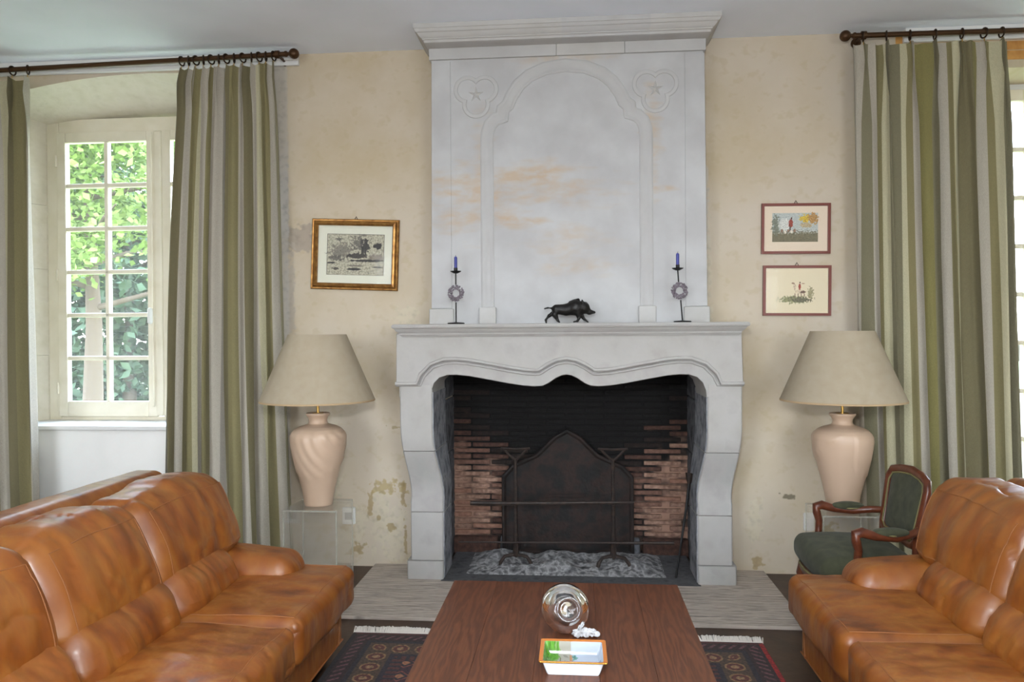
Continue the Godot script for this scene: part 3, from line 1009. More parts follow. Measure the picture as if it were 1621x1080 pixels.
func build_fire_things() -> void:
	# cast iron fireback with a pointed top
	var pl := PackedVector2Array([Vector2(-0.40, 0.02), Vector2(0.36, 0.02), Vector2(0.36, 0.47), Vector2(0.30, 0.535), Vector2(0.16, 0.60), Vector2(0.06, 0.70), Vector2(-0.02, 0.745), Vector2(-0.10, 0.70), Vector2(-0.20, 0.60), Vector2(-0.34, 0.535), Vector2(-0.40, 0.47)])
	var fbk := thing("fireback", "rusty cast iron fireback with pointed top against the firebox bricks", "fireback", Vector3(0, 0, -0.24))
	var m := Mb.new()
	m.extrude(pl, -0.012, 0.012, Rect2(-0.5, 0, 1, 1), Transform3D.IDENTITY, 0.004)
	part("plate", m.mesh(30), M.rust, fbk)
	var rim := []
	for q in pl: rim.append(q)
	rim.append(pl[0])
	m = Mb.new()
	m.sheet(sweep2(rim, [Vector2(0.0, 0.0), Vector2(0.004, 0.01), Vector2(0.014, 0.012), Vector2(0.022, 0.006), Vector2(0.026, 0.0)], 0.012), false, true)
	part("raised_rim", m.mesh(40), M.rust, fbk)
	m = Mb.new()
	m.box(Vector3(-0.02, 0.36, 0.02), Vector3(0.22, 0.018, 0.012), 0.003)
	part("raised_bar", m.mesh(30), M.rust, fbk)
	# two andirons
	for k in 2:
		var x := -0.30 if k == 0 else 0.23
		var a := thing("andiron", ["wrought iron andiron with forked top, the left one in the hearth", "wrought iron andiron with forked top, the right one in the hearth"][k], "andiron", Vector3(x, 0.017, 0.02), 0.0, "andirons in the fireplace")
		m = Mb.new()
		m.tube([Vector3(0, 0.06, 0), Vector3(0, 0.12, 0), Vector3(0, 0.2, 0), Vector3(0, 0.60, 0)], [0.018, 0.015, 0.010, 0.009], 8)
		part("post", m.mesh(), M.iron, a)
		m = Mb.new()
		m.tube([Vector3(-0.085, 0.0, 0.04), Vector3(-0.082, 0.035, 0.03), Vector3(-0.06, 0.062, 0.015), Vector3(0, 0.072, 0), Vector3(0.06, 0.062, 0.015), Vector3(0.082, 0.035, 0.03), Vector3(0.085, 0.0, 0.04)], 0.010, 8)
		part("foot", m.mesh(), M.iron, a)
		m = Mb.new()
		m.tube([Vector3(0, 0.06, 0), Vector3(0, 0.075, -0.1), Vector3(0, 0.07, -0.2)], 0.010, 6)
		part("log_bar", m.mesh(), M.iron, a)
		for s in [-1.0, 1.0]:
			m = Mb.new()
			m.tube([Vector3(0, 0.585, 0), Vector3(s * 0.035, 0.615, 0), Vector3(s * 0.068, 0.65, 0)], [0.008, 0.007, 0.006], 6)
			part("fork", m.mesh(), M.iron, a)
		m = Mb.new()
		m.tube([Vector3(-0.08, 0.65, 0), Vector3(0, 0.646, 0), Vector3(0.08, 0.65, 0)], 0.007, 6)
		part("cup_rim", m.mesh(), M.iron, a)
		for h in [0.335, 0.125]:
			m = Mb.new()
			m.tube([Vector3(0, h, 0.0), Vector3(0, h - 0.004, 0.028), Vector3(0, h + 0.018, 0.034)], 0.006, 6)
			part("hook", m.mesh(), M.iron, a)
	m = Mb.new()
	m.tube([Vector3(-0.545, 0.372, 0.052), Vector3(-0.3, 0.373, 0.052), Vector3(0.23, 0.383, 0.052), Vector3(0.34, 0.386, 0.052)], [0.013, 0.011, 0.009, 0.006], 8)
	tag(part("roasting_spit", m.mesh(), M.iron), "upper iron spit bar lying across both andirons", "spit", "spit bars")
	m = Mb.new()
	m.tube([Vector3(-0.61, 0.158, 0.052), Vector3(-0.3, 0.160, 0.052), Vector3(0.23, 0.166, 0.052), Vector3(0.55, 0.170, 0.052)], [0.005, 0.005, 0.005, 0.011], 8)
	tag(part("roasting_spit", m.mesh(), M.iron), "lower longer iron spit bar near the ashes", "spit", "spit bars")
	# poker leaning on the right jamb
	var pk := thing("fire_poker", "black iron poker leaning inside the right fireplace jamb", "poker", Vector3(0.545, 0.018, 0.16))
	m = Mb.new()
	m.tube([Vector3(0, 0, 0), Vector3(0.03, 0.16, -0.03), Vector3(0.062, 0.34, -0.06), Vector3(0.085, 0.49, -0.09)], [0.006, 0.006, 0.007, 0.008], 8)
	part("shaft", m.mesh(), M.black, pk)
	m = Mb.new()
	m.tube([Vector3(0.083, 0.475, -0.088), Vector3(0.087, 0.50, -0.092), Vector3(0.091, 0.53, -0.096)], [0.009, 0.02, 0.026], 8)
	part("handle", m.mesh(), M.iron, pk)
	# ashes: low uneven heap
	var an := noise(4.0, 301, 4)
	var rows := []
	for j in 25:
		var row := PackedVector3Array()
		for i in 61:
			var u := i / 60.0
			var v := j / 24.0
			var edge := clampf(minf(minf(u, 1 - u) * 7.0, minf(v, 1 - v) * 4.0), 0, 1)
			var x := lerpf(-0.56, 0.50, u)
			var zz := lerpf(-0.235, 0.16, v)
			var hgt := 0.018 + edge * (0.03 * (1.0 - v) + 0.022 + 0.05 * an.get_noise_2d(x, zz)) * 0.9
			row.append(Vector3(x, maxf(0.0165, hgt) if edge > 0.0 else 0.0165, zz))
		rows.append(row)
	m = Mb.new()
	m.sheet(rows)
	var ash := part("ash_heap", m.mesh(60), M.ash)
	tag(ash, "low heap of pale grey ash and cinders on the hearth floor", "ash")
	ash.set_meta("kind", "stuff")

# ------------------------------------------------------------------ curtains
func stripe_mat(stripes: Array) -> StandardMaterial3D:
	var cols := {"g": rgb(136, 127, 90), "d": rgb(119, 111, 82), "w": rgb(181, 173, 158), "c": rgb(190, 183, 152), "y": rgb(136, 128, 80), "s": rgb(128, 122, 97), "k": rgb(146, 139, 128)}
	var nz := noise(0.9, 401, 2)
	var w := 1024
	var line := []
	line.resize(w)
	for x in w:
		var pch := "w"
		for q in stripes:
			if x / float(w) >= q[0]: pch = q[1]
		line[x] = cols[pch]
	var t := image_tex(w, 64, func(x, y):
		var c: Color = line[x]
		return c.darkened(clampf(0.05 + nz.get_noise_2d(x * 3.0, y * 7.0) * 0.09, 0.0, 0.2)))
	var m := mat(Color.WHITE, 0.95)
	m.albedo_texture = t
	m.uv1_scale = Vector3(1, 12, 1)
	m.backlight_enabled = true
	m.backlight = Color(0.3, 0.3, 0.26)
	m.rim_enabled = true
	m.rim = 0.15
	return m

func curtain(label: String, xt0: float, xt1: float, xb0: float, xb1: float, yt0: float, yt1: float, yb: float, z0: float, stripes: Array, rings: Array, folds: float, seed_: int, rod: Callable, bow := 0.0) -> void:
	var c := thing("curtain", label, "curtain", Vector3((xb0 + xb1) / 2, yb, z0), 0.0, "striped window curtains")
	var o := c.position
	var nz := noise(1.0, seed_, 2)
	var NX := 220
	var NY := 60
	var rows := []
	var fr := []
	for side in 2:
		rows = []
		for j in NY + 1:
			var v := float(j) / NY
			var row := PackedVector3Array()
			for i in NX + 1:
				var p := float(i) / NX
				var yt := lerpf(yt0, yt1, p)
				# heading dips a little between the rings
				var near := 1.0
				for r in rings:
					near = minf(near, absf(p - r) / 0.035)
				yt -= 0.012 * clampf(near, 0, 1) * (1.0 if v < 0.02 else maxf(0.0, 1.0 - v * 20))
				var y := lerpf(yt, yb, v)
				var e := smoothstep(0.0, 0.85, v)
				var xa := lerpf(xt0, xb0, pow(v, 0.75)) + bow * sin(PI * v)
				var xb := lerpf(xt1, xb1, pow(v, 0.75)) + bow * sin(PI * v) * 0.6
				var ph := TAU * folds * p + 1.3 * nz.get_noise_2d(p * 4.0, v * 0.35 + 3.0) * 2.0 + seed_
				var amp := lerpf(0.020, 0.046, e) * (0.75 + 0.5 * nz.get_noise_2d(p * 6.0 + 20.0, v * 0.5))
				var zz := amp * sin(ph) + 0.45 * amp * sin(2.0 * ph + 1.0 + seed_)
				var pinch := clampf(1.0 - near, 0, 1) * clampf(1.0 - absf(v - 0.035) / 0.05, 0, 1)
				zz += 0.024 * pinch
				var pinned := 0.0
				var reach := 0.46 / rings.size()
				for r in rings:
					var dp: float = p - r
					if absf(dp) < reach: pinned = dp * (1.0 - absf(dp) / reach)
				var gather := clampf(1.0 - absf(v - 0.03) / 0.12, 0, 1)
				var x := lerpf(xa, xb, p) - pinned * 1.5 * gather * (xt1 - xt0) + 0.35 * amp * cos(ph) * smoothstep(0.0, 0.06, minf(p, 1 - p))
				row.append(Vector3(x, y, z0 + zz - 0.004 * side) - o)
			rows.append(row)
		fr.append(rows)
	var m := Mb.new()
	m.sheet(fr[0], false, false)
	m.sheet(fr[1], false, true)
	part("cloth", m.mesh(80), stripe_mat(stripes), c)
	for r in rings:
		var x := lerpf(xt0, xt1, r)
		var rc: Vector3 = rod.call(x)
		var rm := Mb.new()
		var pth := []
		var tilt := 0.35 * sin(r * 37.0 + seed_)
		for k in 17:
			var a := TAU * k / 16.0
			pth.append(rc - o + Vector3(sin(a) * 0.024 * sin(tilt), cos(a) * 0.024 - 0.007, sin(a) * 0.024 * cos(tilt)))
		rm.tube(pth, 0.0042, 6, false)
		var rp := part("ring", rm.mesh(60), M.ring, c)
		rm = Mb.new()
		rm.tube([rc - o + Vector3(0, -0.03, 0.002), rc - o + Vector3(0, -0.05, 0.004)], 0.0025, 5)
		part("hook", rm.mesh(60), M.brass, rp)

func build_curtains() -> void:
	var rod1 := func(x: float) -> Vector3: return Vector3(x, 2.799 + (x + 3.19) * 0.0175, 0.12)
	var rod2 := func(x: float) -> Vector3: return Vector3(x, 2.811 - (x - 1.42) * 0.006, 0.12)
	for k in 2:
		var f: Callable = rod1 if k == 0 else rod2
		var xs := [-4.1, -1.53] if k == 0 else [1.46, 4.1]
		var fin := -1.487 if k == 0 else 1.42
		var rd := thing("curtain_rod", ["brown metal curtain rod with ball finial above the left window", "brown metal curtain rod with ball finial above the right window"][k], "curtain rod", f.call(fin), 0.0, "curtain rods")
		var o: Vector3 = rd.position
		var m := Mb.new()
		m.tube([f.call(xs[0]) - o, f.call(xs[1]) - o], 0.0135, 14)
		part("pole", m.mesh(60), M.rod, rd)
		var s := 1.0 if k == 0 else -1.0
		var prof := []
		for i in 17:
			var a := PI * i / 16.0
			prof.append(Vector2(maxf(0.0005, 0.028 * sin(a)), -0.028 * cos(a)))
		m = Mb.new()
		m.lathe(prof, 20)
		part("finial", m.mesh(80), M.rod, rd)
		m = Mb.new()
		m.tube([Vector3(-s * 0.05, 0, 0), Vector3(-s * 0.042, 0, 0), Vector3(-s * 0.034, 0, 0), Vector3(-s * 0.022, 0, 0)], [0.016, 0.016, 0.010, 0.011], 14)
		part("finial_neck", m.mesh(30), M.rod, rd)
		m = Mb.new()
		var bxp: float = xs[1] - 0.05 if k == 0 else xs[0] + 0.05
		var bp: Vector3 = f.call(bxp) - o
		m.tube([bp, bp + Vector3(0, 0, -0.105)], 0.008, 8)
		m.tube([bp + Vector3(-0.012, 0, 0), bp + Vector3(0.012, 0, 0)], 0.021, 12)
		m.tube([bp + Vector3(0, 0, -0.11), bp + Vector3(0, 0, -0.1)], 0.026, 12)
		part("bracket", m.mesh(40), M.rod, rd)
	# stripe lists: start of the stripe across the width, kind
	curtain("green and white striped curtain at the left edge of the photo", -3.75, -3.012, -3.75, -2.975, 2.745, 2.757, 0.03, 0.12,
		[[0.0, "g"], [0.08, "w"], [0.14, "d"], [0.25, "c"], [0.31, "g"], [0.42, "w"], [0.5, "d"], [0.62, "g"], [0.70, "w"], [0.76, "c"], [0.81, "d"], [0.87, "g"], [0.94, "w"]], [0.1, 0.3, 0.5, 0.7, 0.86, 0.985], 7.0, 3, rod1, -0.01)
	curtain("green and white striped curtain between the left window and the lamp", -2.135, -1.590, -2.262, -1.505, 2.772, 2.79, 0.03, 0.12,
		[[0.0, "k"], [0.03, "d"], [0.10, "w"], [0.165, "g"], [0.225, "c"], [0.245, "w"], [0.315, "g"], [0.375, "w"], [0.445, "k"], [0.50, "d"], [0.535, "g"], [0.60, "w"], [0.675, "d"], [0.73, "w"], [0.795, "c"], [0.825, "g"], [0.91, "w"], [0.965, "s"]],
		[0.02, 0.095, 0.17, 0.25, 0.33, 0.41, 0.49, 0.57, 0.66, 0.75, 0.83, 0.9, 0.98], 8.5, 5, rod1, -0.02)
	curtain("green and white striped curtain hanging beside the right lamp", 1.455, 2.222, 1.500, 2.30, 2.778, 2.768, 0.03, 0.12,
		[[0.0, "w"], [0.05, "s"], [0.11, "w"], [0.143, "g"], [0.178, "c"], [0.215, "s"], [0.30, "c"], [0.325, "g"], [0.368, "w"], [0.425, "y"], [0.49, "s"], [0.555, "w"], [0.595, "g"], [0.625, "c"], [0.665, "d"], [0.76, "y"], [0.785, "w"], [0.835, "g"], [0.88, "c"], [0.925, "s"]],
		[0.07, 0.22, 0.37, 0.53, 0.7, 0.84, 0.95], 7.5, 9, rod2, -0.012)

# ------------------------------------------------------------------ pictures
func framed(called: String, label: String, corners: Array, z: float, fw: float, fd: float, fmat: Material, mat_tex: Texture2D, gilt: bool) -> void:
	# corners: top left, top right, bottom right, bottom left as the frame hangs (slightly askew)
	var c := Vector2.ZERO
	for q in corners: c += q * 0.25
	var wv: Vector2 = ((corners[1] + corners[2]) - (corners[0] + corners[3])) * 0.5
	var hv: Vector2 = ((corners[0] + corners[1]) - (corners[2] + corners[3])) * 0.5
	var w := wv.length()
	var h := hv.length()
	var t := thing(called, label, "picture", Vector3(c.x, c.y - h / 2, z))
	t.rotation.z = atan2(wv.y, wv.x)
	var prof := [Vector2(-fw / 2, 0.0), Vector2(-fw / 2, fd * 0.7), Vector2(-fw * 0.3, fd), Vector2(-fw * 0.05, fd * 0.9), Vector2(fw * 0.2, fd * 0.55), Vector2(fw * 0.38, fd * 0.6), Vector2(fw / 2, fd * 0.45), Vector2(fw / 2, 0.0)] if gilt else [Vector2(-fw / 2, 0.0), Vector2(-fw / 2, fd), Vector2(fw / 2, fd), Vector2(fw / 2, 0.0)]
	for e in prof.size(): prof[e].x = -prof[e].x
	var a := Vector2(-w / 2 + fw / 2, fw / 2)
	var b := Vector2(w / 2 - fw / 2, h - fw / 2)
	var m := Mb.new()
	m.sheet(sweep2([a, Vector2(b.x, a.y), b, Vector2(a.x, b.y), a], prof, 0.0), false, false)
	part("frame", m.mesh(20), fmat, t)
	m = Mb.new()
	m.box(Vector3(0, h / 2, 0.003), Vector3(w - fw, h - fw, 0.004))
	for i in m.p.size():
		m.uv[i] = Vector2((m.p[i].x + w / 2 - fw) / (w - 2 * fw), 1.0 - (m.p[i].y - fw) / (h - 2 * fw))
	var pm := mat(Color.WHITE, 0.9)
	pm.albedo_texture = mat_tex
	part("mounted_print", m.mesh(20), pm, t)
	m = Mb.new()
	m.box(Vector3(0, h / 2, 0.007), Vector3(w - fw, h - fw, 0.002))
	part("glass", m.mesh(20), M.picture_glass, t)
	m = Mb.new()
	m.tube([Vector3(-0.008, h + 0.001, 0.004), Vector3(0, h + 0.016, 0.003), Vector3(0.008, h + 0.001, 0.004)], 0.002, 6)
	part("hanging_hook", m.mesh(40), M.ring, t)

func blob(im: Image, cx: float, cy: float, rx: float, ry: float, c: Color, rag: float, n: FastNoiseLite, a := 1.0) -> void:
	var w := im.get_width()
	var h := im.get_height()
	for y in range(maxi(0, int((cy - ry * 1.6) * h)), mini(h, int((cy + ry * 1.6) * h) + 1)):
		for x in range(maxi(0, int((cx - rx * 1.6) * w)), mini(w, int((cx + rx * 1.6) * w) + 1)):
			var e := Vector2((float(x) / w - cx) / rx, (float(y) / h - cy) / ry).length() + rag * n.get_noise_2d(x, y)
			if e < 1.0:
				im.set_pixel(x, y, im.get_pixel(x, y).lerp(c.darkened(clampf(n.get_noise_2d(x * 2, y * 2) * 0.4, -0.2, 0.4)), a * clampf((1.0 - e) * 5.0, 0, 1)))

func build_pictures() -> void:
	var n := noise(0.06, 501, 4)
	# ink wash of a harbour: trees, boats, water; wide cream mount
	var im := Image.create_empty(320, 250, false, Image.FORMAT_RGB8)
	im.fill(rgb(222, 222, 204))
	var W := Vector2(0.118, 0.885)
	for y in 250:
		for x in 320:
			var u := x / 320.0
			var v := y / 250.0
			if u > 0.118 and u < 0.885 and v > 0.142 and v < 0.855:
				if u < 0.124 or u > 0.879 or v < 0.149 or v > 0.848:
					im.set_pixel(x, y, rgb(70, 68, 58))
				else:
					var k := n.get_noise_2d(x * 1.5, y * 1.5)
					im.set_pixel(x, y, rgb(190, 184, 160).darkened(clampf(0.08 + k * 0.4, 0, 0.5)))
	var ink := rgb(42, 40, 38)
	var grey := rgb(112, 106, 96)
	blob(im, 0.31, 0.45, 0.16, 0.15, grey, 0.9, n, 0.8)
	blob(im, 0.56, 0.30, 0.12, 0.13, rgb(92, 88, 80), 1.2, n, 0.8)
	blob(im, 0.63, 0.34, 0.06, 0.12, ink, 1.0, n, 0.9)
	blob(im, 0.59, 0.44, 0.012, 0.11, ink, 0.3, n)
	blob(im, 0.635, 0.44, 0.012, 0.11, ink, 0.3, n)
	blob(im, 0.53, 0.52, 0.15, 0.05, rgb(60, 54, 48), 0.5, n)
	blob(im, 0.80, 0.34, 0.06, 0.055, ink, 0.6, n)
	blob(im, 0.78, 0.55, 0.11, 0.07, rgb(122, 112, 100), 0.6, n, 0.8)
	blob(im, 0.66, 0.60, 0.24, 0.022, ink, 0.5, n)
	blob(im, 0.25, 0.56, 0.11, 0.05, rgb(90, 86, 78), 0.8, n, 0.8)
	blob(im, 0.18, 0.645, 0.06, 0.016, ink, 0.3, n)
	blob(im, 0.49, 0.75, 0.10, 0.024, ink, 0.2, n)
	blob(im, 0.50, 0.69, 0.12, 0.016, rgb(120, 112, 100), 0.2, n)
	blob(im, 0.24, 0.745, 0.045, 0.024, rgb(70, 66, 58), 0.6, n)
	blob(im, 0.80, 0.71, 0.07, 0.016, rgb(86, 82, 74), 0.3, n)
	blob(im, 0.28, 0.23, 0.04, 0.025, rgb(80, 76, 70), 0.9, n, 0.8)
	var gm := tri_mat(ramp_tex(128, noise(0.03, 502, 4), [rgb(106, 70, 34), rgb(158, 112, 58), rgb(196, 152, 88)]), 6.0, 0.36)
	gm.metallic = 0.7
	framed("picture_frame", "gilt framed ink drawing of boats on the wall left of the fireplace", [Vector2(-1.436, 1.950), Vector2(-0.942, 1.926), Vector2(-0.956, 1.539), Vector2(-1.451, 1.552)], 0.003, 0.036, 0.028, gm, ImageTexture.create_from_image(im), true)
	var red := mat(rgb(112, 44, 28), 0.4)
	# upper hunting print: wide coloured plate
	im = Image.create_empty(320, 240, false, Image.FORMAT_RGB8)
	im.fill(rgb(226, 208, 184))
	for y in 240:
		for x in 320:
			var u := x / 320.0
			var v := y / 240.0
			if u > 0.13 and u < 0.85 and v > 0.15 and v < 0.79:
				var k := n.get_noise_2d(x * 1.3, y * 2.0)
				var sky := rgb(196, 200, 194).lerp(rgb(160, 168, 166), clampf(k + 0.4, 0, 1))
				var gr := rgb(128, 118, 88).lerp(rgb(92, 88, 66), clampf(k + 0.4, 0, 1))
				im.set_pixel(x, y, sky.lerp(gr, smoothstep(0.52, 0.62, v + k * 0.1)))
	blob(im, 0.19, 0.42, 0.07, 0.22, rgb(112, 116, 98), 0.9, n, 0.9)
	blob(im, 0.33, 0.42, 0.12, 0.16, rgb(214, 214, 206), 0.4, n, 0.8)
	blob(im, 0.42, 0.38, 0.035, 0.11, rgb(150, 58, 42), 0.5, n)
	blob(im, 0.43, 0.27, 0.014, 0.03, rgb(90, 50, 40), 0.2, n)
	blob(im, 0.41, 0.50, 0.012, 0.07, rgb(66, 50, 42), 0.2, n)
	blob(im, 0.66, 0.28, 0.10, 0.10, rgb(208, 176, 40), 0.7, n)
	blob(im, 0.77, 0.27, 0.09, 0.12, rgb(176, 132, 70), 0.9, n)
	blob(im, 0.66, 0.42, 0.10, 0.06, rgb(180, 160, 122), 0.6, n)
	for k in 5:
		blob(im, 0.28 + k * 0.05, 0.54 + 0.03 * (k % 2), 0.022, 0.04, rgb(222, 212, 196) if k % 2 else rgb(140, 110, 88), 0.5, n)
	framed("picture_frame", "red framed hunting print with yellow tree, the upper of two", [Vector2(1.02, 1.979), Vector2(1.378, 1.975), Vector2(1.377, 1.707), Vector2(1.022, 1.711)], 0.003, 0.014, 0.014, red, ImageTexture.create_from_image(im), false)
	# lower print: a small vignette of a rider on a galloping horse
	im = Image.create_empty(320, 240, false, Image.FORMAT_RGB8)
	im.fill(rgb(226, 212, 180))
	blob(im, 0.47, 0.70, 0.27, 0.085, rgb(132, 132, 88), 0.7, n, 0.9)
	blob(im, 0.56, 0.70, 0.2, 0.06, rgb(96, 90, 70), 0.9, n, 0.8)
	blob(im, 0.72, 0.55, 0.05, 0.13, rgb(140, 130, 92), 0.9, n, 0.8)
	blob(im, 0.55, 0.52, 0.085, 0.045, rgb(206, 186, 158), 0.3, n)
	blob(im, 0.465, 0.42, 0.02, 0.09, rgb(198, 176, 150), 0.3, n)
	blob(im, 0.44, 0.335, 0.03, 0.02, rgb(150, 120, 96), 0.3, n)
	blob(im, 0.60, 0.53, 0.05, 0.03, rgb(110, 84, 68), 0.4, n)
	for k in 4:
		blob(im, 0.47 + k * 0.05, 0.60, 0.008, 0.055, rgb(120, 96, 78), 0.3, n)
	blob(im, 0.545, 0.41, 0.022, 0.07, rgb(160, 66, 48), 0.3, n)
	blob(im, 0.55, 0.32, 0.012, 0.02, rgb(96, 66, 50), 0.2, n)
	blob(im, 0.60, 0.34, 0.03, 0.008, rgb(140, 80, 60), 0.2, n)
	framed("picture_frame", "red framed hunting print of a galloping rider, the lower of two", [Vector2(1.028, 1.650), Vector2(1.380, 1.645), Vector2(1.379, 1.379), Vector2(1.027, 1.382)], 0.003, 0.014, 0.014, red, ImageTexture.create_from_image(im), false)

# ------------------------------------------------------------------ lamps on clear pedestals
func build_lamps() -> void:
	for k in 2:
		var cx := -1.266 if k == 0 else 1.308
		var cz := 0.42 if k == 0 else 0.39
		var ph := 0.438
		var side: String = ["left of the fireplace", "right of the fireplace"][k]
		var pd := thing("acrylic_pedestal", "clear acrylic box pedestal under the lamp " + side, "pedestal", Vector3(cx, 0.0, cz), 0.0, "clear pedestals")
		var w := 0.265
		for q in [[Vector3(0, ph / 2, w / 2), Vector3(w, ph, 0.010)], [Vector3(0, ph / 2, -w / 2), Vector3(w, ph, 0.010)], [Vector3(-w / 2, ph / 2, 0), Vector3(0.010, ph, w - 0.01)], [Vector3(w / 2, ph / 2, 0), Vector3(0.010, ph, w - 0.01)], [Vector3(0, ph - 0.006, 0), Vector3(w - 0.01, 0.012, w - 0.01)]]:
			var pmh := Mb.new()
			pmh.box(q[0], q[1])
			part("panel", pmh.mesh(20), M.acrylic, pd)
		for sx in [-1.0, 1.0]:
			for sz in [-1.0, 1.0]:
				part("edge_joint", bx(Vector3(sx * w / 2, ph / 2, sz * w / 2), Vector3(0.007, ph, 0.007), 0.002), M.acrylic_edge, pd)
		for sz in [-1.0, 1.0]:
			part("edge_joint", bx(Vector3(0, ph - 0.004, sz * w / 2), Vector3(w, 0.008, 0.008), 0.002), M.acrylic_edge, pd)
		var lp := thing("table_lamp", "pink ceramic vase lamp with cream cone shade " + side, "lamp", Vector3(cx, ph + 0.001, cz), (0.0 if k == 0 else 2.2), "pair of vase lamps")
		lp.scale = Vector3.ONE * 0.96
		var prof := [Vector2(0.002, 0.0), Vector2(0.069, 0.0), Vector2(0.073, 0.006)]
		for q in [[0.083, 0.03], [0.092, 0.08], [0.108, 0.14], [0.124, 0.20], [0.139, 0.26], [0.148, 0.31], [0.152, 0.345], [0.151, 0.365], [0.145, 0.383], [0.130, 0.400], [0.105, 0.412], [0.075, 0.420], [0.056, 0.427], [0.051, 0.437], [0.051, 0.448], [0.056, 0.460], [0.065, 0.470], [0.068, 0.476], [0.066, 0.482], [0.060, 0.484], [0.050, 0.480], [0.044, 0.455]]:
			prof.append(Vector2(q[0] * 0.915, q[1]))
		var dense := []
		for i in prof.size() - 1:
			for s in 3:
				dense.append(prof[i].lerp(prof[i + 1], s / 3.0))
		dense.append(prof[prof.size() - 1])
		var m := Mb.new()
		m.lathe(dense, 96, Vector3.ZERO, func(a: float, y: float) -> float:
			# carved drapery: folds fan out from a knot on the shoulder and sweep round the belly
			if y < 0.10 or y > 0.41: return 0.0
			var th := wrapf(a - PI * 0.15, -PI, PI)
			var low := 0.145 + 0.18 * smoothstep(0.9, -0.5, th) * 0.0 + 0.19 * pow(absf(th - 1.2) / PI, 1.6) * 0.9
			var over := smoothstep(low - 0.004, low + 0.004, y) * smoothstep(0.405, 0.36, y)
			var fan := Vector2(th + 0.25, (y - 0.40) * 7.0)
			var ripple := sin(fan.length() * 17.0) * 0.0022 * smoothstep(2.3, 0.6, absf(th))
			return over * (0.006 + ripple * 1.5))
		part("vase", m.mesh(50), M.ceramic, lp)
		m = Mb.new()
		m.tube([Vector3(0, 0.44, 0), Vector3(0, 0.60, 0)], 0.007, 10)
		m.tube([Vector3(0, 0.478, 0), Vector3(0, 0.484, 0)], 0.03, 16)
		part("stem", m.mesh(40), M.brass, lp)
		m = Mb.new()
		m.lathe([Vector2(0.018, 0.59), Vector2(0.02, 0.60), Vector2(0.02, 0.65), Vector2(0.016, 0.66), Vector2(0.016, 0.70), Vector2(0.03, 0.74), Vector2(0.03, 0.77), Vector2(0.012, 0.80), Vector2(0.001, 0.803)], 16)
		part("bulb", m.mesh(50), M.socket, lp)
		var sh := [Vector2(0.295, 0.546), Vector2(0.2955, 0.552), Vector2(0.222, 0.724), Vector2(0.1500, 0.894), Vector2(0.1470, 0.894), Vector2(0.219, 0.723), Vector2(0.292, 0.552), Vector2(0.292, 0.546), Vector2(0.295, 0.546)]
		m = Mb.new()
		m.lathe(sh, 72)
		part("lamp_shade", m.mesh(30), M.shade, lp)
		m = Mb.new()
		m.lathe([Vector2(0.291, 0.543), Vector2(0.2972, 0.544), Vector2(0.2972, 0.551), Vector2(0.295, 0.553)], 72)
		part("shade_trim", m.mesh(40), M.shade_trim, lp)
		for s in 3:
			m = Mb.new()
			var a := TAU * s / 3.0
			m.tube([Vector3(0, 0.80, 0), Vector3(cos(a) * 0.156, 0.875, sin(a) * 0.156)], 0.002, 5)
			part("shade_spoke", m.mesh(40), M.brass, lp)
		# wall socket beside the pedestal
		var so := thing("wall_socket", ["pale wall socket low on the wall right of the left pedestal", "white wall socket low on the wall beside the right pedestal"][k], "socket", Vector3(-1.235 if k == 0 else 1.262, 0.237, 0.0), 0.0, "wall sockets")
		part("plate", bx(Vector3(0, 0.048, 0.012), Vector3(0.075 if k == 0 else 0.055, 0.096, 0.024), 0.008), M.socket, so)
		part("outlet", bx(Vector3(0, 0.048, 0.022), Vector3(0.042, 0.042, 0.008), 0.003), M.socket_hole if k == 0 else M.trim, so)

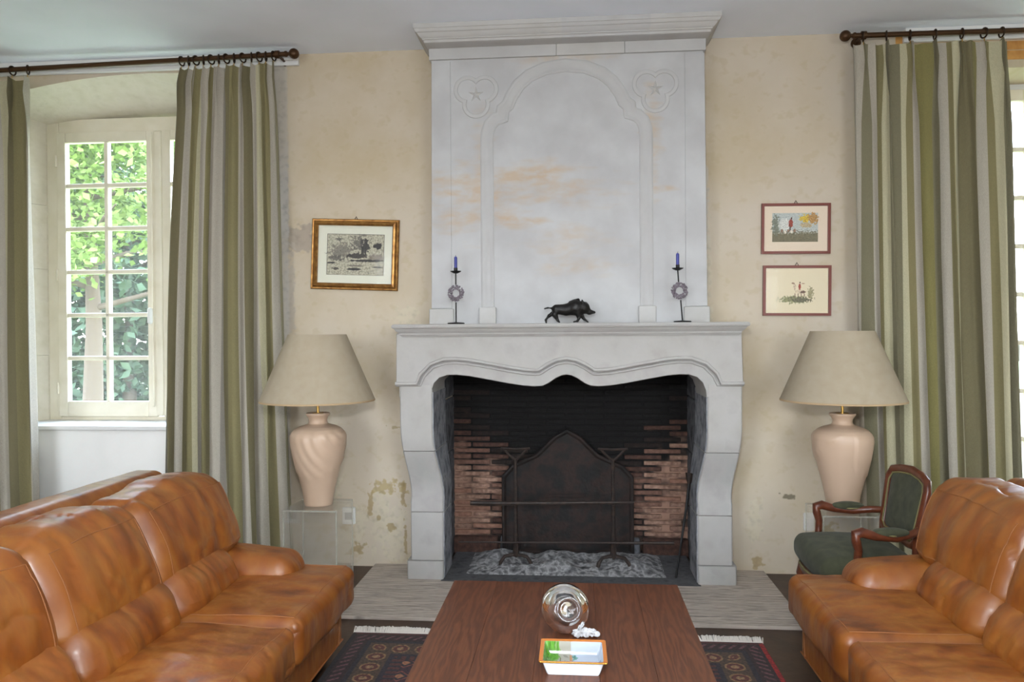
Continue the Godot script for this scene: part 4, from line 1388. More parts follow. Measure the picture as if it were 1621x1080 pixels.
# ------------------------------------------------------------------ mantel ornaments
func build_mantel() -> void:
	var rg := RandomNumberGenerator.new()
	rg.seed = 21
	for k in 2:
		var x := -0.572 if k == 0 else 0.561
		var c := thing("candlestick", ["black wire candlestick with grey wreath and blue candle, left on the mantel", "black wire candlestick with grey wreath and blue candle, right on the mantel"][k], "candlestick", Vector3(x, 1.346, 0.335), 0.0, "pair of wreath candlesticks")
		var lean := 0.0 if k == 0 else -0.014
		var m := Mb.new()
		m.lathe([Vector2(0.001, 0.0), Vector2(0.042, 0.0), Vector2(0.044, 0.003), Vector2(0.042, 0.006), Vector2(0.006, 0.009), Vector2(0.001, 0.009)], 28)
		part("base", m.mesh(40), M.black, c)
		m = Mb.new()
		m.tube([Vector3(0, 0.006, 0), Vector3(lean * 0.6, 0.11, 0)], 0.0035, 8)
		m.tube([Vector3(lean * 1.3, 0.20, 0), Vector3(lean * 1.6, 0.262, 0)], 0.0035, 8)
		part("stem", m.mesh(40), M.black, c)
		# wreath of small buds round a ring
		m = Mb.new()
		for i in 210:
			var a := TAU * i / 210.0 + rg.randf() * 0.1
			var b := rg.randf() * TAU
			var rr := 0.0305 + 0.0095 * cos(b)
			var ctr := Vector3(cos(a) * rr + lean, 0.156 + sin(a) * rr, 0.0095 * sin(b))
			var rad := rg.randf_range(0.0032, 0.0052)
			var rows := []
			for r in 4:
				var ph := PI * r / 3.0
				var row := PackedVector3Array()
				for q in 5:
					var t := TAU * q / 5.0
					row.append(ctr + Vector3(cos(t) * sin(ph), cos(ph), sin(t) * sin(ph)) * rad)
				rows.append(row)
			m.sheet(rows, true)
		part("wreath", m.mesh(80), M.wreath, c)
		m = Mb.new()
		m.lathe([Vector2(0.001, 0.256), Vector2(0.010, 0.257), Vector2(0.024, 0.264), Vector2(0.029, 0.269), Vector2(0.024, 0.267), Vector2(0.010, 0.262), Vector2(0.0095, 0.262), Vector2(0.0095, 0.285), Vector2(0.0075, 0.285), Vector2(0.001, 0.28)], 24, Vector3(lean * 1.6, 0, 0))
		part("drip_pan", m.mesh(40), M.black, c)
		m = Mb.new()
		m.lathe([Vector2(0.001, 0.28), Vector2(0.0078, 0.28), Vector2(0.0078, 0.336), Vector2(0.005, 0.342), Vector2(0.001, 0.343)], 16, Vector3(lean * 1.6, 0, 0))
		var cd := part("candle", m.mesh(40), M.candle, c)
		m = Mb.new()
		m.tube([Vector3(lean * 1.6, 0.342, 0), Vector3(lean * 1.6 + 0.001, 0.350, 0)], 0.0012, 5)
		part("wick", m.mesh(40), M.black, cd)
	# trotting wild boar in dark bronze
	var q := func(zx: float, zy: float, z := 0.0) -> Vector3: return Vector3((zx - 800.0) * 0.000255, (735.0 - zy) * 0.000255, z)
	var caps := []   # a, b, ra, rb
	var add := func(a: Vector3, b: Vector3, ra: float, rb: float) -> void: caps.append([a, b, ra, rb])
	add.call(q.call(575, 470), q.call(760, 480), 0.0245, 0.0285)
	add.call(q.call(760, 480), q.call(950, 440), 0.0285, 0.0385)
	add.call(q.call(950, 440), q.call(1110, 440), 0.0375, 0.030)
	add.call(q.call(1110, 450), q.call(1215, 525), 0.027, 0.0145)
	add.call(q.call(1215, 525), q.call(1315, 535), 0.013, 0.0065)
	add.call(q.call(480, 445), q.call(400, 440), 0.0045, 0.003)
	add.call(q.call(400, 440), q.call(345, 452), 0.003, 0.0045)
	add.call(q.call(540, 530, -0.013), q.call(430, 590, -0.014), 0.0155, 0.0075)
	add.call(q.call(430, 590, -0.014), q.call(358, 675, -0.014), 0.0072, 0.0045)
	add.call(q.call(358, 675, -0.014), q.call(368, 728, -0.014), 0.0045, 0.0042)
	add.call(q.call(540, 570, 0.013), q.call(600, 690, 0.014), 0.0165, 0.0055)
	add.call(q.call(600, 690, 0.014), q.call(632, 722, 0.014), 0.0055, 0.0042)
	add.call(q.call(990, 550, 0.014), q.call(1015, 650, 0.015), 0.017, 0.0072)
	add.call(q.call(1015, 650, 0.015), q.call(985, 705, 0.015), 0.0065, 0.0045)
	add.call(q.call(985, 705, 0.015), q.call(912, 719, 0.015), 0.0045, 0.004)
	add.call(q.call(1040, 560, -0.014), q.call(1110, 655, -0.015), 0.0165, 0.0065)
	add.call(q.call(1110, 655, -0.015), q.call(1190, 722, -0.015), 0.006, 0.0042)
	for s in [-1.0, 1.0]:
		add.call(q.call(1095, 350, s * 0.016), q.call(1075, 292, s * 0.02), 0.008, 0.003)
	add.call(q.call(850, 340), q.call(1000, 292), 0.009, 0.009)
	var boar := part("boar_statuette", surface_nets(caps, Vector3(-0.122, -0.004, -0.05), Vector3(0.140, 0.124, 0.05), 0.0026, 0.007, noise(60.0, 31, 3), 0.0012), M.bronze, self, Vector3(-0.005, 1.348, 0.335))
	tag(boar, "small dark bronze statuette of a trotting wild boar on the mantel", "statuette")

func sdf(caps: Array, p: Vector3, k: float) -> float:
	var d := 1e9
	for c in caps:
		var a: Vector3 = c[0]
		var ab: Vector3 = c[1] - a
		var t := clampf((p - a).dot(ab) / ab.length_squared(), 0, 1)
		var e := p.distance_to(a + ab * t) - lerpf(c[2], c[3], t)
		var h := clampf(0.5 + 0.5 * (d - e) / k, 0, 1)
		d = lerpf(d, e, h) - k * h * (1 - h)
	return d

func surface_nets(caps: Array, lo: Vector3, hi: Vector3, cell: float, k: float, nz: FastNoiseLite, na: float) -> ArrayMesh:
	var n := Vector3i(((hi - lo) / cell).ceil()) + Vector3i.ONE
	var val := PackedFloat32Array()
	val.resize(n.x * n.y * n.z)
	var big := 0.05
	for z in n.z:
		for y in n.y:
			for x in n.x:
				var p := lo + Vector3(x, y, z) * cell
				var near := false
				for c in caps:
					var mid: Vector3 = (c[0] + c[1]) * 0.5
					if p.distance_to(mid) < c[0].distance_to(c[1]) * 0.5 + maxf(c[2], c[3]) + 0.012:
						near = true
						break
				val[x + n.x * (y + n.y * z)] = sdf(caps, p, k) + na * nz.get_noise_3dv(p) if near else big
	var vid := {}
	var verts := PackedVector3Array()
	for z in n.z - 1:
		for y in n.y - 1:
			for x in n.x - 1:
				var s := Vector3.ZERO
				var cnt := 0
				var base := x + n.x * (y + n.y * z)
				var cv := [val[base], val[base + 1], val[base + n.x], val[base + n.x + 1], val[base + n.x * n.y], val[base + n.x * n.y + 1], val[base + n.x * n.y + n.x], val[base + n.x * n.y + n.x + 1]]
				var neg := 0
				for q in cv:
					if q < 0: neg += 1
				if neg == 0 or neg == 8: continue
				for e in [[0, 1], [2, 3], [4, 5], [6, 7], [0, 2], [1, 3], [4, 6], [5, 7], [0, 4], [1, 5], [2, 6], [3, 7]]:
					var a: float = cv[e[0]]
					var b: float = cv[e[1]]
					if (a < 0) != (b < 0):
						var t := a / (a - b)
						var pa := Vector3(e[0] & 1, (e[0] >> 1) & 1, (e[0] >> 2) & 1)
						var pb := Vector3(e[1] & 1, (e[1] >> 1) & 1, (e[1] >> 2) & 1)
						s += pa.lerp(pb, t)
						cnt += 1
				vid[base] = verts.size()
				verts.append(lo + (Vector3(x, y, z) + s / cnt) * cell)
	var m := Mb.new()
	for z in range(1, n.z - 1):
		for y in range(1, n.y - 1):
			for x in range(1, n.x - 1):
				var base := x + n.x * (y + n.y * z)
				var a := val[base]
				for ax in 3:
					var st: int = [1, n.x, n.x * n.y][ax]
					var b := val[base + st]
					if (a < 0) == (b < 0): continue
					var s1: int = [n.x, n.x * n.y, 1][ax]
					var s2: int = [n.x * n.y, 1, n.x][ax]
					var q := [verts[vid[base - s1 - s2]], verts[vid[base - s2]], verts[vid[base]], verts[vid[base - s1]]]
					if a < 0: m.quad(q[0], q[3], q[2], q[1])
					else: m.quad(q[0], q[1], q[2], q[3])
	return m.mesh(70)

# ------------------------------------------------------------------ sofas
func build_sofa(s: float, x_front: float, label: String) -> void:
	var so := thing("leather_sofa", label, "sofa", Vector3(x_front, 0, 1.15), 0.0, "pair of tan leather sofas")
	# local: v runs from the seat front to the back (along s), u from the far end towards the camera
	var L := func(u: float, v: float, y: float) -> Vector3: return Vector3(s * v, y, u)
	var nz := noise(1.0, 601 + int(s), 3)
	var nf := noise(1.0, 611 + int(s), 3)
	var length := 1.76
	var cuts := [0.0, 0.635, 1.12, length]
	var soft := func(called: String, u0: float, u1: float, v0: float, v1: float, y0: float, y1: float, r: float, puff: Vector3, wr: float, mi: int, shape = null) -> MeshInstance3D:
		var c: Vector3 = L.call((u0 + u1) / 2, (v0 + v1) / 2, (y0 + y1) / 2)
		var sz := Vector3(v1 - v0, y1 - y0, u1 - u0)
		var m := Mb.new()
		var df := func(q: Vector3, n: Vector3) -> Vector3:
			var t := Vector3(q.x / (sz.x * 0.5), q.y / (sz.y * 0.5), q.z / (sz.z * 0.5))
			var p := q
			p.x += n.x * puff.x * (1 - t.y * t.y) * (1 - t.z * t.z)
			p.y += n.y * puff.y * (1 - t.x * t.x) * (1 - t.z * t.z)
			p.z += n.z * puff.z * (1 - t.y * t.y) * (1 - t.x * t.x)
			if shape != null: p = shape.call(p, t)
			if wr > 0.0:
				var w := c + p
				# long soft folds that run from seat to top, and a few sharper creases
				var fold := nf.get_noise_3d(w.x * 1.6, w.y * 1.4, w.z * 5.0)
				var crease := 1.0 - absf(nz.get_noise_3d(w.x * 2.4, w.y * 2.6, w.z * 4.0)) * 3.6
				p += n * (wr * 1.1 * fold - wr * 0.35 * pow(clampf(crease, 0, 1), 5.0))
			return p
		m.rounded(Vector3.ZERO, sz, r, 5, 30, df)
		var made := part(called, m.mesh(60), M.leather[mi], so, c)
		if called == "back_cushion" or called == "seat_cushion":
			# stitched seam round the front of the back cushions and the top of the seat cushions
			var ax := 0 if called == "back_cushion" else 1
			var a1 := 1 if ax == 0 else 0
			var sgn := -s if ax == 0 else 1.0
			var rim := []
			var corners := [Vector2(-1, -1), Vector2(1, -1), Vector2(1, 1), Vector2(-1, 1), Vector2(-1, -1)]
			for e in 4:
				for i in 14:
					var cc: Vector2 = corners[e].lerp(corners[e + 1], i / 14.0)
					var q := Vector3.ZERO
					var n := Vector3.ZERO
					n[ax] = sgn
					q[ax] = sgn * sz[ax] * 0.5
					q[a1] = cc.x * (sz[a1] * 0.5 - r * 0.8)
					q.z = cc.y * (sz.z * 0.5 - r * 0.8)
					rim.append(df.call(q, n) - n * 0.0006)
			rim.append(rim[0])
			var sm := Mb.new()
			sm.tube(rim, 0.0018, 6, false)
			part("seam", sm.mesh(60), M.stitch, made)
		return made
	# base on small feet, with vertical seams
	var base: MeshInstance3D = soft.call("base", 0.01, length - 0.01, 0.045, 0.85, 0.05, 0.225, 0.018, Vector3(0.004, 0, 0.004), 0.002, 0)
	for u in [0.07, 0.64, 1.12, length - 0.07]:
		var sm := Mb.new()
		sm.tube([L.call(u, 0.042, 0.06) - base.position, L.call(u, 0.039, 0.13) - base.position, L.call(u, 0.042, 0.215) - base.position], 0.0028, 6)
		part("seam", sm.mesh(60), M.stitch, base)
	var hem := Mb.new()
	hem.tube([L.call(0.02, 0.042, 0.066) - base.position, L.call(length - 0.02, 0.042, 0.066) - base.position], 0.0035, 6)
	part("seam", hem.mesh(60), M.piping, base)
	for u in [0.08, length - 0.08]:
		for v in [0.12, 0.78]:
			var fm := Mb.new()
			fm.lathe([Vector2(0.001, 0), Vector2(0.022, 0), Vector2(0.028, 0.055), Vector2(0.001, 0.056)], 14, L.call(u, v, 0.0))
			part("foot", fm.mesh(40), M.black, so)
	# back
	soft.call("back_frame", 0.03, length - 0.03, 0.70, 0.85, 0.2, 0.752, 0.045, Vector3(0.01, 0.006, 0), 0.004, 0, func(p: Vector3, t: Vector3) -> Vector3:
		p.x += s * 0.03 * (t.y + 1.0)
		return p)
	# arms: low rounded bolsters
	for e in [0, 1]:
		var u0 := 0.005 if e == 0 else length - 0.225
		var arm: MeshInstance3D = soft.call("arm", u0, u0 + 0.22, 0.185, 0.80, 0.19, 0.455, 0.062, Vector3(0.012, 0.012, 0.01), 0.006, 1, func(p: Vector3, t: Vector3) -> Vector3:
			p.y += 0.018 * t.x * s
			return p)
	for k in 3:
		var a: float = cuts[k]
		var b: float = cuts[k + 1]
		var mi := (k + (0 if s < 0 else 1)) % 3
		# seat cushion
		var seat: MeshInstance3D = soft.call("seat_cushion", a + 0.004, b - 0.004, -0.01, 0.56, 0.205, 0.368, 0.038, Vector3(0.012, 0.018, 0.006), 0.010, mi)
		# lumbar roll
		var ca := a + (0.20 if k == 0 else 0.0)
		var cb := b - (0.20 if k == 2 else 0.0)
		soft.call("lumbar_roll", ca + 0.004, cb - 0.004, 0.375, 0.68, 0.335, 0.51, 0.070, Vector3(0.010, 0.008, 0.006), 0.016, (mi + 1) % 3, func(p: Vector3, t: Vector3) -> Vector3:
			p.x += s * 0.035 * t.y
			return p)
		# back cushion: leans back, fuller in its lower half
		ca = a + (0.03 if k == 0 else 0.0)
		cb = b - (0.03 if k == 2 else 0.0)
		var bc: MeshInstance3D = soft.call("back_cushion", ca + 0.003, cb - 0.003, 0.475, 0.675, 0.445, 0.758, 0.052, Vector3(0.026, 0.010, 0.008), 0.019, (mi + 2) % 3, func(p: Vector3, t: Vector3) -> Vector3:
			p.x += s * (0.055 * t.y + 0.012 * t.y * t.y)
			p.y -= 0.018 * t.z * t.z * clampf(t.y, 0, 1)
			return p)

# ------------------------------------------------------------------ armchair
func build_armchair() -> void:
	var ch := thing("armchair", "small carved walnut armchair in dark green velvet behind the right sofa", "armchair", Vector3(1.228, 0, 0.80))
	ch.scale = Vector3(0.82, 0.985, 1.0)
	# faces -x; z is across. Everything in local coordinates
	var D := 0.225   # half width
	var m := Mb.new()
	# seat rail and legs
	for sz in [-1.0, 1.0]:
		m = Mb.new()
		m.tube([Vector3(-0.19, 0.25, sz * D * 0.93), Vector3(-0.205, 0.19, sz * D), Vector3(-0.195, 0.10, sz * D * 0.95), Vector3(-0.21, 0.0, sz * D * 1.02)], [0.030, 0.027, 0.017, 0.018], 10)
		part("leg", m.mesh(60), M.walnut, ch)
		m = Mb.new()
		m.tube([Vector3(0.20, 0.28, sz * D * 0.8), Vector3(0.205, 0.15, sz * D * 0.8), Vector3(0.245, 0.0, sz * D * 0.85)], [0.024, 0.020, 0.016], 10)
		part("leg", m.mesh(60), M.walnut, ch)
	m = Mb.new()
	m.tube([Vector3(0.20, 0.265, -D * 0.82), Vector3(-0.1, 0.262, -D), Vector3(-0.19, 0.26, -D * 0.93), Vector3(-0.225, 0.255, -D * 0.5), Vector3(-0.235, 0.252, 0), Vector3(-0.225, 0.255, D * 0.5), Vector3(-0.19, 0.26, D * 0.93), Vector3(-0.1, 0.262, D), Vector3(0.20, 0.265, D * 0.82)], 0.028, 10)
	part("seat_rail", m.mesh(60), M.walnut, ch)
	m = Mb.new()
	m.rounded(Vector3(-0.015, 0.325, 0), Vector3(0.47, 0.115, 0.47), 0.05, 5, 12, func(q: Vector3, n: Vector3) -> Vector3:
		var t := Vector3(q.x / 0.235, q.y / 0.06, q.z / 0.235)
		q.y += n.y * 0.03 * (1 - t.x * t.x) * (1 - t.z * t.z)
		q.z *= 1.0 - 0.10 * clampf(t.x + 0.2, 0, 1.2)
		q.x -= 0.02 * (1 - t.z * t.z) * clampf(-t.x, 0, 1)
		return q)
	var seat := part("seat", m.mesh(60), M.velvet, ch)
	m = Mb.new()
	m.tube([Vector3(0.20, 0.283, -0.205), Vector3(-0.1, 0.280, -0.236), Vector3(-0.20, 0.278, -0.225), Vector3(-0.258, 0.274, -0.1), Vector3(-0.266, 0.272, 0), Vector3(-0.258, 0.274, 0.1), Vector3(-0.20, 0.278, 0.225), Vector3(-0.1, 0.280, 0.236), Vector3(0.20, 0.283, 0.205)], 0.005, 6)
	part("braid", m.mesh(60), M.braid, seat)
	# back: curved frame with padded panel, leaning back towards +x
	var bk := func(y: float, z: float, out := 0.0) -> Vector3: return Vector3(0.205 + (y - 0.36) * 0.22 - 0.10 * z * z / 0.04 * 0.2 - out, y, z)
	var outline := []
	for q in [[0.42, 0.0], [0.418, 0.08], [0.425, 0.14], [0.45, 0.168], [0.52, 0.172], [0.60, 0.180], [0.655, 0.185], [0.690, 0.165], [0.703, 0.10], [0.712, 0.0]]:
		outline.append(q)
	var loop := []
	for q in outline: loop.append(bk.call(q[0], q[1]))
	for i in range(outline.size() - 2, -1, -1): loop.append(bk.call(outline[i][0], -outline[i][1]))
	m = Mb.new()
	m.tube(loop, 0.019, 10, false)
	part("back_frame", m.mesh(60), M.walnut, ch)
	var rows := []
	for sd in [1.0, -1.0]:
		rows = []
		for i in 15:
			var f := i / 14.0
			var row := PackedVector3Array()
			for j in 15:
				var g := j / 14.0 * 2 - 1
				var y := lerpf(0.43, 0.70, f)
				var wd := lerpf(0.155, 0.172, f) * (1.0 if f < 0.9 else 0.93)
				var puff := 0.028 * (1 - pow(2 * f - 1, 4)) * (1 - pow(g, 4))
				row.append(bk.call(y, g * wd, sd * puff))
			rows.append(row)
		m = Mb.new()
		m.sheet(rows, false, sd > 0)
		part("back_pad", m.mesh(60), M.velvet, ch)
	var braidp := []
	for q in loop: braidp.append(Vector3(q.x - 0.012, 0.565 + (q.y - 0.565) * 0.89, q.z * 0.89))
	m = Mb.new()
	m.tube(braidp, 0.0045, 6, false)
	part("braid", m.mesh(60), M.braid, ch)
	for sz in [-1.0, 1.0]:
		m = Mb.new()
		m.tube([Vector3(0.20, 0.27, sz * 0.172), Vector3(0.207, 0.36, sz * 0.170), bk.call(0.45, sz * 0.166)], [0.022, 0.018, 0.019], 10)
		part("back_post", m.mesh(60), M.walnut, ch)
		# arm: scrolls from the back post to a curved support
		m = Mb.new()
		m.tube([bk.call(0.50, sz * 0.178), Vector3(0.17, 0.492, sz * 0.215), Vector3(0.08, 0.480, sz * 0.238), Vector3(-0.02, 0.488, sz * 0.245), Vector3(-0.085, 0.503, sz * 0.246), Vector3(-0.115, 0.495, sz * 0.246), Vector3(-0.112, 0.470, sz * 0.246), Vector3(-0.100, 0.43, sz * 0.244), Vector3(-0.105, 0.38, sz * 0.24), Vector3(-0.135, 0.31, sz * 0.232), Vector3(-0.145, 0.27, sz * 0.225)], [0.015, 0.016, 0.017, 0.018, 0.021, 0.023, 0.022, 0.019, 0.018, 0.021, 0.024], 12)
		var arm := part("arm", m.mesh(60), M.walnut, ch)
		m = Mb.new()
		m.rounded(Vector3(0.055, 0.504, sz * 0.238), Vector3(0.17, 0.036, 0.052), 0.0179, 4, 6, func(q: Vector3, n: Vector3) -> Vector3:
			var t := q.x / 0.085
			q.y *= 1.0 - 0.6 * t * t
			q.z *= 1.0 - 0.5 * t * t
			return q)
		part("arm_pad", m.mesh(60), M.velvet, arm)
		m = Mb.new()
		m.tube([Vector3(0.145, 0.496, sz * 0.23), Vector3(0.055, 0.494, sz * 0.262), Vector3(-0.035, 0.500, sz * 0.245), Vector3(0.055, 0.494, sz * 0.213), Vector3(0.145, 0.496, sz * 0.23)], 0.004, 6)
		part("braid", m.mesh(60), M.braid, arm)

# ------------------------------------------------------------------ table and what stands on it
func build_table() -> void:
	var t := thing("coffee_table", "low reddish brown wooden coffee table between the two sofas", "table", Vector3(-0.012, 0, 2.13))
	var m := Mb.new()
	var W := 0.78
	var z0 := -0.635
	var z1 := 0.66
	# top: lengthwise boards inside a frame, fine joints between
	var xs := [-0.39, -0.235, -0.07, 0.10, 0.245, 0.39]
	for k in 5:
		m = Mb.new()
		m.box(Vector3((xs[k] + xs[k + 1]) / 2, 0.397, (z0 + z1) / 2), Vector3(xs[k + 1] - xs[k] - 0.0003, 0.046, z1 - z0), 0.0012)
		part("top_board", uv_top(m, Vector3(xs[k], 0, z0), Vector2(xs[k + 1] - xs[k], z1 - z0)), M.table[k % 4], t)
	var am := Mb.new()
	for s in [-1.0, 1.0]:
		am.box(Vector3(s * 0.345, 0.335, 0.0125), Vector3(0.03, 0.08, 1.15), 0.003)
		am.box(Vector3(0, 0.335, 0.0125 + s * 0.59), Vector3(0.66, 0.08, 0.03), 0.003)
	part("apron", uv_top(am, Vector3(-0.39, 0, z0), Vector2(0.78, z1 - z0)), M.table[1], t)
	for sx in [-1.0, 1.0]:
		for sz in [-1.0, 1.0]:
			m = Mb.new()
			m.box(Vector3(sx * 0.34, 0.194, 0.0125 + sz * 0.585), Vector3(0.07, 0.36, 0.07), 0.005)
			part("leg", uv_top(m, Vector3(-0.39, 0, z0), Vector2(0.78, z1 - z0)), M.table[2], t)
	# solid glass ornament: a thick disc with a spiral hollow turned to the room
	var prof := []
	var R := 0.0705
	for i in 25:
		var a := PI * i / 24.0
		prof.append(Vector2(maxf(0.0004, R * pow(sin(a), 0.92)), -0.058 * cos(a)))
	# dimple in the front
	var front := []
	for q in prof:
		var d: float = q.y
		if d > 0.0 and q.x < 0.034:
			d -= 0.030 * pow(cos(q.x / 0.034 * PI / 2), 2)
		front.append(Vector2(q.x, d))
	m = Mb.new()
	m.lathe(front, 64, Vector3.ZERO, func(a: float, y: float) -> float:
		return 0.0012 * sin(a * 2.0 + y * 20.0) * sin(PI * clampf((0.05 - absf(y)) / 0.05, 0, 1) * 0.5))
	var g := thing("glass_ornament", "round solid clear glass ornament with swirled hollow on the coffee table", "ornament", Vector3(-0.003, 0.4205, 1.945))
	var go := part("glass_body", m.mesh(60), M.crystal, g)
	go.position = Vector3(0, 0.0715, 0)
	go.rotation = Vector3(deg_to_rad(74), deg_to_rad(12), 0)
	# spiral of trapped air inside
	var pth := []
	for i in 60:
		var a := i * 0.28
		var r := 0.014 + 0.0006 * i
		pth.append(Vector3(cos(a) * r, sin(a) * r + 0.0715, 0.0 + 0.0002 * i))
	m = Mb.new()
	var rads := []
	for i in 60: rads.append(0.0006 + 0.0028 * sin(PI * i / 59.0))
	m.tube(pth, rads, 8)
	for i in range(0, m.p.size(), 3):
		var x := m.p[i + 1]
		m.p[i + 1] = m.p[i + 2]
		m.p[i + 2] = x
	part("air_spiral", m.mesh(60), M.crystal, g)
	# small crumpled white thing against the ornament
	var cn := noise(22.0, 701, 3)
	m = Mb.new()
	m.rounded(Vector3.ZERO, Vector3(0.062, 0.016, 0.036), 0.0079, 4, 12, func(q: Vector3, n: Vector3) -> Vector3:
		return q + Vector3(n.x * 0.010, n.y * 0.006, n.z * 0.012) * cn.get_noise_3dv(q * 2.0) * 1.8)
	var tw := part("crumpled_tissue", m.mesh(20), M.tissue, self, Vector3(0.055, 0.4305, 1.962))
	tag(tw, "small crumpled white tissue beside the round glass ornament", "tissue")
	# porcelain trinket tray with painted inside
	var tray := thing("porcelain_tray", "rectangular white porcelain tray with orange gilt rim and painted scene", "tray", Vector3(0.020, 0.4205, 2.165), 0.0)
	var rect := func(hx: float, hz: float, y: float) -> PackedVector3Array:
		var r := PackedVector3Array()
		var cr := 0.006
		for c in [[1, 1, 0.0], [-1, 1, PI / 2], [-1, -1, PI], [1, -1, PI * 1.5]]:
			for k in 4:
				var a: float = c[2] + PI / 2 * k / 3.0
				r.append(Vector3(c[0] * (hx - cr) + cos(a) * cr, y, c[1] * (hz - cr) + sin(a) * cr))
		return r
	m = Mb.new()
	m.sheet([rect.call(0.001, 0.001, 0.0), rect.call(0.066, 0.054, 0.0), rect.call(0.068, 0.056, 0.004), rect.call(0.078, 0.064, 0.034), rect.call(0.087, 0.073, 0.0375)], true, true)
	part("body", m.mesh(30), M.porcelain, tray)
	m = Mb.new()
	m.sheet([rect.call(0.087, 0.073, 0.0375), rect.call(0.0875, 0.0735, 0.0395), rect.call(0.087, 0.073, 0.041)], true, true)
	part("gilt_edge", m.mesh(30), M.gold, tray)
	m = Mb.new()
	m.sheet([rect.call(0.087, 0.073, 0.041), rect.call(0.077, 0.063, 0.039)], true, true)
	part("rim", m.mesh(30), M.orange, tray)
	m = Mb.new()
	m.sheet([rect.call(0.077, 0.063, 0.039), rect.call(0.072, 0.058, 0.018), rect.call(0.066, 0.052, 0.008), rect.call(0.001, 0.001, 0.007)], true, true)
	for i in m.p.size():
		m.uv[i] = Vector2(m.p[i].x / 0.154 + 0.5, m.p[i].z / 0.126 + 0.5)
	var n := noise(0.05, 702, 4)
	var im := Image.create_empty(200, 160, false, Image.FORMAT_RGB8)
	im.fill(rgb(176, 184, 196))
	im.fill_rect(Rect2i(0, 0, 92, 160), rgb(160, 156, 144))
	blob(im, 0.13, 0.18, 0.14, 0.30, rgb(88, 142, 50), 0.5, n)
	blob(im, 0.06, 0.55, 0.08, 0.30, rgb(92, 122, 78), 0.9, n, 0.8)
	im.fill_rect(Rect2i(54, 40, 4, 110), rgb(104, 96, 74))
	im.fill_rect(Rect2i(70, 60, 3, 100), rgb(120, 132, 90))
	im.fill_rect(Rect2i(88, 20, 10, 140), rgb(176, 122, 74))
	blob(im, 0.52, 0.25, 0.06, 0.12, rgb(72, 130, 112), 0.9, n)
	blob(im, 0.55, 0.75, 0.05, 0.15, rgb(90, 140, 120), 1.0, n, 0.8)
	blob(im, 0.36, 0.2, 0.05, 0.06, rgb(120, 116, 104), 1.2, n, 0.7)
	blob(im, 0.66, 0.88, 0.06, 0.03, rgb(120, 130, 140), 1.0, n, 0.7)
	blob(im, 0.84, 0.82, 0.05, 0.05, rgb(110, 112, 130), 1.2, n, 0.7)
	blob(im, 0.95, 0.6, 0.02, 0.1, rgb(90, 92, 120), 1.0, n, 0.7)
	var dm := mat(Color.WHITE, 0.12)
	dm.albedo_texture = ImageTexture.create_from_image(im)
	part("painted_inside", m.mesh(30), dm, tray)

func build_rug() -> void:
	var w := 1.725
	var z0 := 0.955
	var l := 2.9
	var rg := thing("oriental_rug", "dark red and blue oriental rug with white fringe under the coffee table", "rug", Vector3(-0.0675, 0.0, z0))
	var nz := noise(0.08, 801, 3)
	var W := 680
	var H := 1160
	var navy := rgb(42, 36, 44)
	var wine := rgb(84, 42, 38)
	var gold := rgb(142, 110, 72)
	var rose := rgb(150, 84, 76)
	var dark := rgb(34, 26, 28)
	var red := rgb(150, 22, 18)
	var im := Image.create_empty(W, H, false, Image.FORMAT_RGB8)
	for y in H:
		for x in W:
			var ex := minf(x, W - 1 - x)
			var ez := float(mini(y, H - 1 - y))
			var e := minf(ex, ez)
			# coordinate along the border
			var along := float(y) if ex <= ez else float(x)
			var c := navy
			if e < 8: c = (red if x > W / 2.0 else dark) if ex <= ez else wine
			elif e < 34:
				c = dark.lerp(wine, 0.35)
				if fposmod(along + e * 0.8, 16.0) < 6.0 and absf(e - 20) < 8: c = rgb(110, 70, 74)
			elif e < 42: c = navy
			elif e < 84:
				c = rgb(78, 60, 46)
				var k := Vector2((fposmod(along, 38.0) - 19.0) / 15.0, (e - 63.0) / 16.0).length()
				if k < 1.0: c = gold
				if k < 0.78: c = rgb(96, 48, 42)
				if k < 0.4: c = rgb(150, 118, 84)
			elif e < 92: c = rgb(44, 36, 46)
			elif e < 110:
				c = wine
				if fposmod(along, 14.0) < 6.0: c = navy
			else:
				c = rgb(60, 34, 44)
				var gx := fposmod(x, 46.0) - 23.0
				var gz := fposmod(y + (23.0 if int(x / 46.0) % 2 else 0.0), 46.0) - 23.0
				var d := absf(gx) + absf(gz)
				if d < 19 and d > 14: c = rgb(128, 70, 58)
				elif d < 9: c = rgb(156, 104, 72)
				elif d < 14: c = navy
			c = c.darkened(clampf(nz.get_noise_2d(x * 2.0, y * 2.0) * 0.6 + 0.08, 0.0, 0.4))
			im.set_pixel(x, y, c)
	var m := Mb.new()
	m.box(Vector3(0, 0.005, l / 2), Vector3(w, 0.010, l), 0.002)
	var rm := mat(Color.WHITE, 1.0)
	rm.albedo_texture = ImageTexture.create_from_image(im)
	rm.rim_enabled = true
	rm.rim = 0.2
	part("pile", uv_top(m, Vector3(-w / 2, 0, 0), Vector2(w, l)), rm, rg)
	m = Mb.new()
	var r := RandomNumberGenerator.new()
	r.seed = 5
	var fz := noise(3.0, 802, 3)
	for i in 900:
		var x := -w / 2 + w * (i + r.randf()) / 900.0
		var ln := 0.060 + 0.03 * fz.get_noise_1d(x * 1.2) + r.randf_range(-0.008, 0.008)
		var dx := r.randf_range(-0.014, 0.014) + 0.03 * fz.get_noise_1d(x + 40.0)
		var hgt := 0.016 + 0.012 * absf(fz.get_noise_1d(x * 2.0 + 9.0)) + r.randf() * 0.004
		m.tube([Vector3(x, 0.006, 0.004), Vector3(x + dx * 0.5, hgt, -ln * 0.5), Vector3(x + dx, 0.004, -ln)], 0.0027, 4, false)
	var fr := part("fringe", m.mesh(60), M.fringe, rg)
	fr.set_meta("kind", "stuff")

